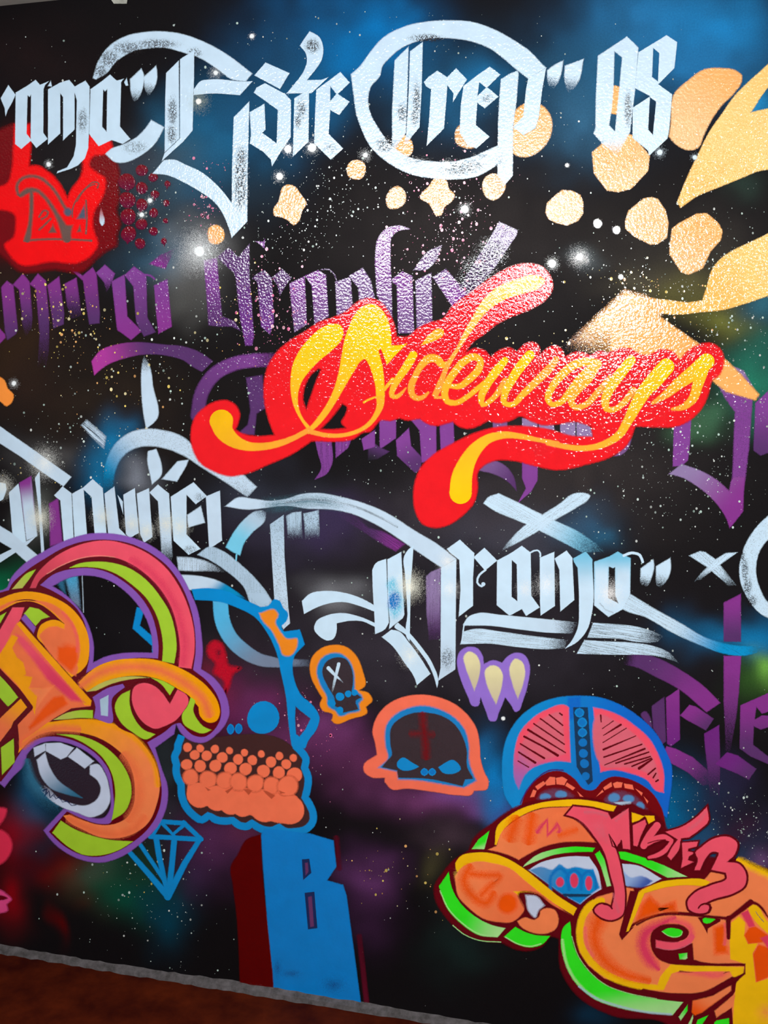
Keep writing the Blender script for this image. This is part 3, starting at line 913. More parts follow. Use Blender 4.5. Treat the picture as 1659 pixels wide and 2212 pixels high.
D3 = r'''
# ================= white lettering at the top
T painted_word | pale blue-white blackletter fragment ama with closing quote marks, top left | lettering | white blackletter words
@ 0 0 400
P letter
f W :: 5,880 75,762 140,850 105,925 70,985 50,1045 42,970
f W :: -60,640 -10,600 -10,860 -60,900
P letter
f W :: 140,830 245,768 318,715 358,760 440,725 405,760 390,800 388,1190 427,1245 325,1325 275,1262 190,1335 135,1290
h 247,855 265,868 278,848 275,1245 238,1198
P letter
f W :: 430,800 540,740 620,715 670,775 765,722 803,775 800,1110 790,1330 760,1420 700,1480 640,1510 510,1552 515,1535 600,1500 660,1400 680,1300 688,900 668,830 668,1160 565,1258 565,870 540,835 540,1195 430,1295
f W :: 428,772 455,725 466,775
e BK a=0.7 gr=1 :: 740,1080,60,140
P letter
f W :: 810,800 915,725 985,668 1045,722 1110,705 1085,735 1075,1135 1168,1245 1100,1290 1000,1255 885,1310 798,1200 805,1000
h 925,800 940,820 960,800 955,1180 915,1135
f W :: 1112,738 1135,698 1150,765 1128,768
P quote_mark
s W soft=3 fade=1215,780:1205,930 :: 1165,710! 1265,615! 1282,645 1275,800 1240,880 1205,912 1178,850
P quote_mark
s W soft=3 fade=1345,720:1325,870 :: 1288,690! 1398,588! 1408,650 1390,770 1325,848 1298,790

T painted_word | large pale blue-white blackletter word with a sweeping capital, top centre left | lettering | white blackletter words
P letter | capital with a roof-like arc and a long lower sweep
s W soft=3 :: 1659,312 1780,355 1920,420 2080,520 2259,660! 2200,730! 2080,712 1950,620 1780,515 1640,470 1500,432 1350,432 1180,465 1040,555 950,660 860,712! 832,700! 870,570 960,430 1100,335 1300,287 1480,283
e BK a=0.75 gr=1 :: 1400,395,260,60 1150,430,200,80 980,530,130,110 900,640,80,90 1740,470,90,60
f W :: 1488,655 1602,542 1606,1240 1475,1365 1480,900
f W :: 1613,530 1740,450 1738,700 1725,1170 1640,1270 1448,1445 1475,1372 1612,1240
e BK a=0.75 gr=1 :: 1545,1000,60,180 1540,1200,60,120
s W :: 1735,800! 1800,725 1880,712 2190,730 2262,728! 2150,852! 1900,838 1735,852!
s W soft=3 :: 1355,1075! 1472,1140! 1385,1290 1250,1400 1120,1455 1030,1452 945,1380! 985,1340 1100,1295 1240,1215 1310,1140
e BK a=0.45 gr=1 :: 1210,1320,150,80
s W soft=2 :: 1366,1555! 1468,1435! 1560,1430 1659,1474 1790,1534 1950,1664 2085,1830! 2078,2135! 2050,2040 1930,1820 1790,1715 1659,1640 1500,1570
P letter
@ 400 0 400
f W :: 435,1050 575,908 560,1500 556,1985 415,2132 420,1500
e BK a=0.9 gr=1 :: 495,1560,90,230 495,1720,90,230 505,1420,70,150
P letter
f W :: 615,830 640,785 715,745 900,845 948,900 945,1230 850,1370 778,1490 768,1430 700,1360 580,1285 590,1200 578,1005 710,930 720,1160 690,1190 820,1285 830,985 720,905
f W :: 620,675 720,560 935,655 850,798
P letter
s W :: 1028,410! 1065,350! 1115,280! 1200,330 1237,430 1225,530 1170,620 1090,718! 1220,715! 1285,690! 1130,835! 907,838! 960,775 1060,640 1090,560 1082,480
e BK a=0.9 gr=1 :: 1140,410,90,90
f W :: 978,880 1110,800 1105,1270 965,1402
e BK a=0.8 gr=1 :: 1040,980,60,130 1010,1080,40,100
P letter
f W :: 1175,805 1390,645 1475,740 1368,842 1472,912 1380,1030 1300,985 1285,1200 1415,1330 1305,1430 1155,1285 1165,1000
h 1300,772 1355,842 1300,905
e BK a=0.5 gr=1 :: 1300,1330,90,70

T painted_word | large pale blue-white blackletter word inside a brushed ring, top centre, with quote marks | lettering | white blackletter words
@ 800 0 400
P ring | brushed ring around the letters, open at its lower right
s W soft=3 :: -174,665! -100,600 0,465 100,350 300,240 500,195 700,183 900,195 1100,260 1300,370 1430,460 1535,570! 1575,608! 1415,705! 1320,632 1200,530 1080,440 900,370 720,343 560,345 420,370 280,430 170,520 110,590 85,680 0,785 -20,900 0,1015 60,1130 180,1290 330,1400 500,1440 700,1450 900,1410 1050,1345 1140,1305! 1180,1440! 1100,1500 950,1580 780,1605 600,1600 400,1570 150,1450 0,1310 -80,1150 -130,1000 -150,850
e BK a=0.9 gr=1 :: 780,1510,220,100 900,1490,170,80 500,340,200,50 130,1300,120,90
e BK a=0.5 :: 420,1440,180,60 1000,1400,120,50
P letter
f W soft=2.5 fade=250,1220:230,1420 :: 218,540 342,418 335,700 318,1190 240,1300 190,1420 195,1000
f W fade=340,1180:300,1330 :: 355,460 470,375 460,800 440,1140 290,1325 322,1200 345,800
e BK a=0.85 gr=1 :: 285,1010,60,120 415,900,50,220 400,1050,50,110
P letter
f W :: 480,735 520,690 600,633 688,692 768,612 866,712 775,855 740,918 745,835 690,765 680,900 660,1150 505,1305 525,1100 545,800 500,775
P letter
f W :: 835,770 970,665 1070,597 1165,668 1048,782 1147,866 1025,970 958,920 945,1120 1068,1225 950,1330 870,1300 800,1180 810,950
h 975,735 1037,785 960,860
e BK a=0.5 gr=1 :: 1050,880,70,60
P letter
f W soft=2.5 :: 1170,710 1250,660 1315,633 1328,655 1310,900 1280,1130 1275,1575 1205,1655 1140,1560 1145,1100 1155,900
f W :: 1415,700 1575,608 1540,800 1510,1050 1480,1150 1370,1212 1280,1140 1370,1040 1395,800
e BK a=0.35 :: 1165,1440,80,130
P quote_mark
@ 1200 0 400
s W soft=3 fade=0,660:-30,800 :: -75,630! 0,575 70,543! 50,660 0,770 -50,800 -72,720
P quote_mark
s W soft=3 fade=150,660:115,830 :: 85,590! 252,528! 200,740 120,830 80,720

T painted_word | pale blue-white blackletter numerals 05 at the top right | lettering | white blackletter words
P letter
f W soft=2.5 fade=550,1220:550,1420 :: 380,500 640,328 742,425 720,750 668,1180 550,1400 420,1290 340,1195 358,1150 360,900
h 528,460 597,515 572,780 533,1180 480,1120 503,980 520,780
e BK a=0.8 gr=1 :: 650,980,50,220
P letter
f W :: 742,470 995,315 1090,378 1065,610 920,755 1045,845 1020,1150 1003,1240 838,1395 830,1350 690,1235 692,965 850,862 712,790
h 875,430 930,475 918,730 865,690
h 845,870 902,910 872,1210 830,1160

# ================= white words in the middle
T painted_word | pale blackletter word with a long crossed diagonal, left edge above the rainbow arch | lettering | white blackletter words
@ 0 900 400
P crossbar | long white bar slanting down from the left edge
f W2 soft=2.5 :: -60,45 0,85 60,130 350,330 640,540 570,625 380,500 180,355 0,240 -60,200
P letter
f W2 g=W:50,0:50,10 :: -60,560 0,590 50,600 60,650 30,740 -60,790
f W2 g=W:100,700:150,1100 :: 80,680 165,600 185,700 235,1130 120,1160
f PUm g=W2:230,590:270,820 soft=2.5 :: 172,592 280,530 335,1070 237,1110
f W2 :: 312,550 355,488 368,800 397,1210 370,1225 342,800
f W2 soft=2.5 :: -60,935 0,978 110,1045 345,1248 240,1305 100,1180 -60,1085
f W2 :: -60,1275 0,1238 330,1068 245,1148 0,1308 -60,1345
P letter
f W2 g=W:560,650:600,1050 :: 485,705 560,625 640,685 660,1100 572,1130 540,750 500,720
P letter
f W2 g=W:700,650:700,1000 :: 645,690 745,635 830,560 920,640 955,1060 850,1070 820,720 750,655 780,1060 668,1090
P letter
f W2 :: 935,690 1025,625 1068,1000 1150,1085 970,1060
f W2 :: 1052,700 1100,760 1105,880
f W2 :: 1105,700 1208,640 1245,1040 1160,1090 1128,1050
P letter
f W2 :: 1225,690 1335,640 1365,1080 1290,1130 1255,1050
P letter
f W2 fade=1500,1050:1500,1320 :: 1338,680 1415,608 1515,690 1547,1250 1520,1330 1445,1230 1415,760
P letter
@ 400 900 400
f W2 g=W:-50,700:-50,1100 :: -130,718 75,588 195,712 95,785 12,700 12,1055 138,1185 30,1238 -105,1110
f W2 soft=3 :: 20,880 140,800 177,950 30,992 20,930
e BK a=0.45 gr=1 :: 130,720,60,50 40,1190,90,50
P letter
f W2 :: 185,715 312,662 330,1110 215,1185
P cap_arc | long pale arc over the letters, ending under the red tail
@ 0 900 400
s W2 g=CY:1300,200:960,520 soft=4 gr=0.15 fade=1000,420:960,700 :: 930,720! 945,420 1020,260 1150,150 1300,110 1450,120 1659,195 1760,300! 1960,460! 2160,500! 2300,630! 2215,720! 2000,575 1800,450 1659,358 1500,290 1350,265 1250,272 1150,315 1075,390 1030,500 1010,700!
P needle
@ 0 580 400
s W2 soft=3 fade=1310,960:1290,760 :: 1290,770! 1340,870 1370,1050 1405,1350 1310,1437! 1285,1300 1265,1050 1270,880
P tick
@ 0 900 400
s W2 soft=3 :: 1325,310! 1400,290! 1440,400 1447,520 1362,607! 1340,500 1320,400
P tick
f W2 soft=3 :: 1450,560 1590,400 1690,385 1670,440 1585,582
P tick | dry streaky dab of white paint
f W2 soft=5 st=0.8 ang=40 :: 730,75 780,30 950,180 930,282 830,190
P sweep
@ 400 900 400
s W3 soft=3 st=0.15 :: 108,1238! 220,1165 330,1200 480,1310 620,1440 740,1590 800,1720 620,1720 520,1520 350,1370 200,1275
@ 380 1180 400
f W3 soft=2 :: 630,410 800,420 860,485 745,545
P sweep
s W2 soft=4 fade=200,120:460,250 st=0.3 :: 8,95! 120,100 260,130 380,190 450,235! 300,222 150,222 25,215!
P sweep
s W2 g=CY:300,330:380,420 soft=3 fade=540,420:660,490 :: 40,255! 200,265 380,310 520,390 645,485! 480,425 350,395 200,400 110,390!

T painted_word | pale blue-white blackletter word Drama with a huge capital under a sweeping arc, centre | lettering | white blackletter words
@ 400 900 400
P cap_arc | streaky pale blue arc sweeping over the capital
s W2 soft=3 :: 358,803! 480,722 600,735 750,752 900,735 1050,692 1200,685 1400,720 1659,797 1810,865 2060,1023 2260,1143 2430,1275! 2300,1355! 2060,1195 1960,1125 1810,1025 1659,940 1500,872 1300,832 1100,825 900,802 750,815 550,832
b BL1 w=90 soft=60 a=0.75 st=0.35 fa=150,250 :: 700,790 850,790 1050,760 1250,760 1450,800
b BK w=16 soft=10 a=0.55 st=0.7 :: 900,770 1100,740 1300,760 1500,800 1700,880 1900,990
P c_stroke | curved dab fading from white to light blue
s W3 g=CB:620,900:480,1120 soft=3 fade=660,930:740,820 :: 362,1170! 420,1060 520,930 640,845 720,850 715,925 600,1040 530,1130 492,1245! 430,1215
b CB w=14 :: 460,1235 456,1285
P stem
f W3 g=W2:830,900:830,1600 gr=0.22 :: 760,965 882,880 890,1250 925,1720 940,1850 880,1905 815,1800 800,1659 775,1250
P tick
f W3 soft=3 fade=980,950:980,1100 st=0.3 :: 905,890 960,860 1040,850 1045,1090 915,1110
P tick
f W3 soft=3 fade=1130,940:1140,1100 gr=0.4 :: 1060,870 1195,838 1202,1090 1070,1110
P letter | tall capital built of several broad strokes
@ 780 1130 400
s W :: 100,420! 130,360 225,320! 240,700 250,890! 215,950 125,995! 120,850 105,600
f W :: 235,325 360,258 372,500 388,820 375,850 250,950 258,880 240,700
s CB soft=12 gr=0.6 :: 245,520 290,490 330,560 375,680 360,780 300,850 262,800 250,680
s BL2 soft=10 gr=0.45 :: 262,640 300,610 350,650 345,710 300,770 262,760
e W a=0.9 gr=0.7 :: 200,640,60,110
s W :: 385,300 430,230 470,203! 450,500 435,1060! 425,1050 415,800 392,450
f W g=W2:780,800:780,1300 :: 715,400 853,320 845,1310 690,1412 712,1300
e BK a=0.55 gr=1 :: 770,1210,90,130
s W :: 185,1020! 270,955! 330,965 430,1070 540,1220 622,1350! 500,1452! 480,1390 380,1240 280,1100
s W :: 330,890! 420,970 540,1110 640,1260 690,1440 680,1475! 660,1400 600,1260 500,1120 400,1000 300,920
P whisker | two thin strokes sweeping left from the capital, the lower with a round end
@ 380 1180 400
s W :: 1128,490! 1200,425 1330,400 1500,415 1659,465 1790,535! 1790,590! 1659,540 1500,500 1380,510 1270,545 1148,607!
s W :: 1238,740 1260,670 1350,620 1480,598 1659,635 1810,700! 1790,725! 1659,670 1560,668 1440,690! 1440,760 1410,830 1370,845 1290,810
P letter
@ 780 1130 400
f W :: 770,230 885,148 1015,270 1003,500 1003,740 875,838 890,600 880,330 790,260
f W :: 1008,305 1105,220 1220,335 1110,425 1020,320
b W w=18 :: 1115,420 1060,465 1040,530 1080,567 1105,545
o W :: 1095,547,18
P letter
f W :: 1218,335 1340,270 1440,203 1520,265 1525,650 1600,755 1478,832 1440,770 1330,830 1215,735
h 1350,330 1395,370 1400,700 1348,660
b W w=14 :: 1515,265 1580,243 1605,268 1605,300
P letter
@ 1180 1130 479
f W :: -49,259 60,215 65,620 -42,692 -47,600
f W g=W:0,0:1,1 :: 62,265 152,205 195,260 210,575 105,662 98,350
s W g=CW:270,500:270,220 :: 200,265! 295,212! 345,270! 340,680 310,790 230,890 140,940! 190,880 230,800 245,600 235,335! 208,292!
P letter
f W g=CW:440,400:440,250 soft=2 :: 358,290 470,250 535,213 585,240 632,262 628,535 572,645 465,702 358,615
h 468,325 500,338 515,330 515,540 540,600 465,560
b W w=20 :: 580,243 640,223 700,240 722,290
b BK w=8 soft=10 a=0.5 st=0.6 :: 400,600 450,650 500,670
P tail | long tail brushed from white to blue
s W g=CB2:900,760:1330,930 soft=3 st=0.18 ang=28 fade=1480,940:1640,940 :: 515,540! 628,530! 800,635 1000,745 1200,860 1400,912 1600,922! 1640,950! 1480,992 1330,977 1150,912 950,822 750,707 555,625
P quote_mark
s W soft=3 fade=760,380:735,480 :: 706,340! 800,272! 806,300 790,400 745,475 722,475
P quote_mark
s W soft=3 fade=870,370:845,490 :: 820,325! 928,260! 932,340 900,430 838,485
P underline
@ 780 1130 400
s W g=W2:1300,900:1900,930 soft=2 fade=1700,930:1960,950 :: 913,912! 960,840 1040,808 1250,822 1500,845 1800,875 1940,890! 1890,990! 1659,980 1400,950 1150,920 930,918!
b W w=12 :: 925,900 915,960 905,1060
P underline
s W soft=2 st=0.25 ang=5 fade=1600,1070:1900,1090 :: 888,1087! 920,972! 1000,950 1250,972 1500,1007 1850,1047! 1830,1120! 1659,1130 1400,1110 1150,1080
P underline
@ 1180 1130 479
s W soft=2 st=0.5 ang=8 fade=650,820:890,880 :: 308,857! 350,745! 500,755 650,770 800,810 890,855! 820,890 700,890 550,867
P underline
s W soft=2 st=0.4 ang=12 fade=780,940:1010,1060 :: 228,977! 285,875! 450,885 650,895 800,920 920,970 995,1050! 900,1012 750,987 550,985 400,982

T painted_cross | large white brushed X above the word Drama | cross mark | white painted crosses
@ 800 850 400
P bar
s W g=CW:1500,1130:1950,1330 soft=3 st=0.15 ang=30 fade=1750,1230:2120,1430 :: 1013,985! 1050,935 1150,895! 1300,965 1540,1085 1680,1150 1850,1230 2000,1330 2110,1420! 1900,1425! 1659,1300 1400,1172! 1250,1110 1130,1060
P bar
s W soft=3 fade=1330,1290:1150,1420 st=0.2 ang=-35 :: 1155,1420! 1400,1170 1540,1085 1700,985 1808,903 1930,895 1970,915 1955,945 1850,1020 1659,1131 1500,1235 1350,1320
T painted_cross | small white painted x left of the ring at the right edge | cross mark | white painted crosses
@ 1200 900 459
P bar
f W soft=3 fade=1270,1200:1400,1340 st=0.3 ang=45 :: 1043,1085 1130,1050 1170,1058 1250,1115 1350,1240 1410,1320 1350,1320 1240,1225 1190,1180
P bar
f W soft=3 fade=1180,1190:1090,1290 st=0.3 ang=-45 :: 1420,1060 1330,1065 1240,1120 1130,1230 1085,1290 1130,1275 1240,1190 1300,1145
T painted_ring | white brushed ring cut off by the right edge | ring
s W soft=3 gr=0.12 :: 1800,690! 1659,775 1540,900 1465,1040 1435,1200 1450,1310 1500,1420 1590,1530 1800,1620! 1800,1500! 1659,1450 1600,1350 1565,1200 1590,1060 1659,960 1800,880!
e BK a=0.75 gr=1 :: 1480,1200,40,130 1500,1330,50,110 1460,1100,30,90 1530,1440,60,70
'''

D4 = r'''
# ================= the red and yellow script
T painted_word | big red script word Sideways with glossy yellow letters, centre | lettering
P red_backing | thick red outline behind the yellow script
@ 0 0 1659
s RS soft=5 :: 412,937 422,900 443,879 467,867 491,865 508,874 518,893 515,913 509,928! 525,937 557,942 593,940! 588,928 578,900 570,857 571,821 578,792 600,758 629,734 660,715 689,696 721,685 742,676 762,660 781,647 800,644 824,654 841,676 853,705 857,727! 882,726 901,710 930,696 954,690 978,660 1012,635 1065,597 1101,577 1138,569 1169,575 1190,599 1194,621 1181,645 1150,666 1101,686 1072,701 1046,722 1022,739 1007,760! 1027,752 1048,758 1060,771! 1080,756 1101,751 1116,760! 1138,741 1152,739 1166,751 1165,766! 1186,750 1200,746 1211,752 1221,771! 1241,761 1263,762 1275,768! 1294,758 1313,762! 1330,755 1355,751 1383,765! 1400,768! 1430,754 1455,760 1468,777! 1490,754 1513,743 1540,742 1560,760 1564,782 1554,810 1538,823 1532,846 1518,879 1493,906 1463,921 1421,923 1372,921! 1366,940 1349,967 1319,987 1269,1003 1200,1015 1157,1007 1113,996 1070,995 1048,1004 1033,1019 1032,1055 1024,1086 1000,1113 969,1134 937,1140 913,1132 899,1110 893,1079 896,1043 908,1011 935,983 981,956 1029,934 1077,922 1120,920 1180,926 1240,942 1280,943! 1277,921! 1241,911 1208,916 1171,918 1145,909 1123,899 1104,908 1077,914 1053,909! 1034,920 1012,926 993,922 978,911! 964,915 942,920 920,914 906,904! 880,908 863,903! 843,909 822,908 809,922 800,932 786,934 762,949 725,954 689,953! 673,953! 629,982 581,1003 533,1023 496,1029 465,1020 431,999 415,967
@ 400 580 400
hs 1195,895! 1215,905! 1165,1030 1130,1130 1085,1260! 1058,1180 1075,1050 1130,950
hs 1410,1210! 1450,1240 1430,1320 1400,1380 1440,1430! 1300,1442 1215,1437! 1310,1340
P letter | capital letter with a ball-ended tail
s YE g=YF:1200,560:1050,1400 soft=2.5 :: 1418,570 1395,512 1320,496 1220,533 1120,618 1020,743 965,860 945,990 947,1110 975,1240 1030,1350 1100,1450! 1130,1430! 1062,1350 1018,1250 1012,1120 1042,1020 1110,922 1200,828 1320,728 1395,645
s YE g=YF:1600,500:1200,1350 soft=2.5 :: 1659,318 1580,348 1510,430 1465,530 1425,650 1400,790 1370,950 1320,1110 1240,1260 1160,1370 1060,1475! 1105,1482! 1200,1400 1330,1230 1430,1060 1520,910 1580,825 1612,812 1640,850 1675,940 1705,1060 1712,1150! 1788,1150! 1782,1000 1768,870! 1732,735! 1755,718! 1808,862! 1880,780 1988,672! 1900,690 1848,688! 1845,600 1825,490 1785,400 1720,333
b YF g=YF2 soft=2.5 cap=0 :: 1748,1140,78 1748,1220,64 1712,1310,46 1640,1400,38 1540,1460,35 1400,1495,35 1250,1492,38 1090,1452,46
b YF2 g=YE2 soft=2.5 :: 1110,1445,46 980,1515,46 850,1565,58 700,1595,66 550,1590,84 430,1540,124 345,1450,170 325,1370,212
b YF w=18 soft=2 :: 1715,1150,22 1650,1172,15 1600,1200,8
P letter
@ 800 580 400
s YF soft=2 :: 448,692! 540,580 605,538 655,550 655,595 590,640
b YE g=YF2 soft=2.5 :: 385,775,72 330,870,74 255,980,64 200,1085,52 192,1140,44 235,1150,38 290,1105,24 320,1070,12
b YF w=30 soft=2 :: 125,1085,34 200,990,22
P letter
b YF g=YF2 soft=2.5 :: 690,850,34 650,865,66 600,812,70 530,805,74 460,865,60 400,970,54 365,1070,60 380,1140,54 430,1165,46 490,1140,34 520,1110,20
s YC g=YF2:1300,150:600,1150 soft=2.5 :: 1480,62 1300,102 1150,160 1020,270 930,410 850,550 770,710 690,830 620,980 552,1135! 590,1168! 640,1080 700,900 760,790 840,660 930,530 1050,380 1200,280 1380,220 1520,170 1565,105
b YF2 w=24 soft=2 :: 580,1155,30 640,1155,20
P letter
b YF soft=2.5 :: 690,1050,36 800,1055,50 890,990,62 975,890,66 985,820,58 930,790,64 850,825,66 760,920,64 690,1030,66 665,1120,62 690,1190,54 760,1205,48 860,1155,44 950,1085,44 1040,1005,36
P letter
b YE g=YF2 soft=2.5 :: 1205,825,62 1120,930,78 1040,1050,68 995,1150,62 1005,1222,44 1060,1195,44 1150,1105,54 1210,1010,60
b YE g=YF2 soft=2.5 :: 1430,775,84 1340,885,86 1260,1010,74 1205,1120,62 1200,1205,48 1260,1222,44 1370,1125,58 1500,1000,66 1600,900,70 1665,815,52
P letter
@ 1200 580 459
b YF soft=2.5 :: 330,740,58 230,728,62 130,762,64 45,835,62 -25,925,54 -58,1020,48 -30,1062,40 30,1050,44 110,960,50 190,850,46 270,770,40
b YF g=YF2 soft=2.5 :: 330,742,60 250,860,74 165,955,62 120,1030,54 155,1085,44 230,1065,44 330,965,48 420,850,30
P letter
b YE g=YF2 soft=2.5 :: 590,715,72 500,830,82 420,945,76 388,1035,64 400,1095,50 455,1102,42 520,1060,46 610,950,50
b YE g=YF2 soft=2.5 :: 865,765,124 775,870,124 690,965,108 625,1075,92 565,1190,72 495,1300,60 400,1362,52 250,1402,44 100,1395,40 0,1376,37 -60,1364,36
@ 800 850 400
b YF2 g=YE soft=2.5 :: 1680,447,36 1500,415,38 1350,385,48 1200,372,62 1060,405,82 950,490,114 870,610,146 820,750,184 808,890,200
P letter
@ 1200 580 459
b YE g=YF2 soft=2.5 :: 1180,725,122 1080,810,114 960,900,88 860,985,60 760,1050,26
b YE g=YF2 soft=2.5 :: 1150,760,112 1112,900,84 1070,1020,68 990,1085,46 910,1098,22
'''

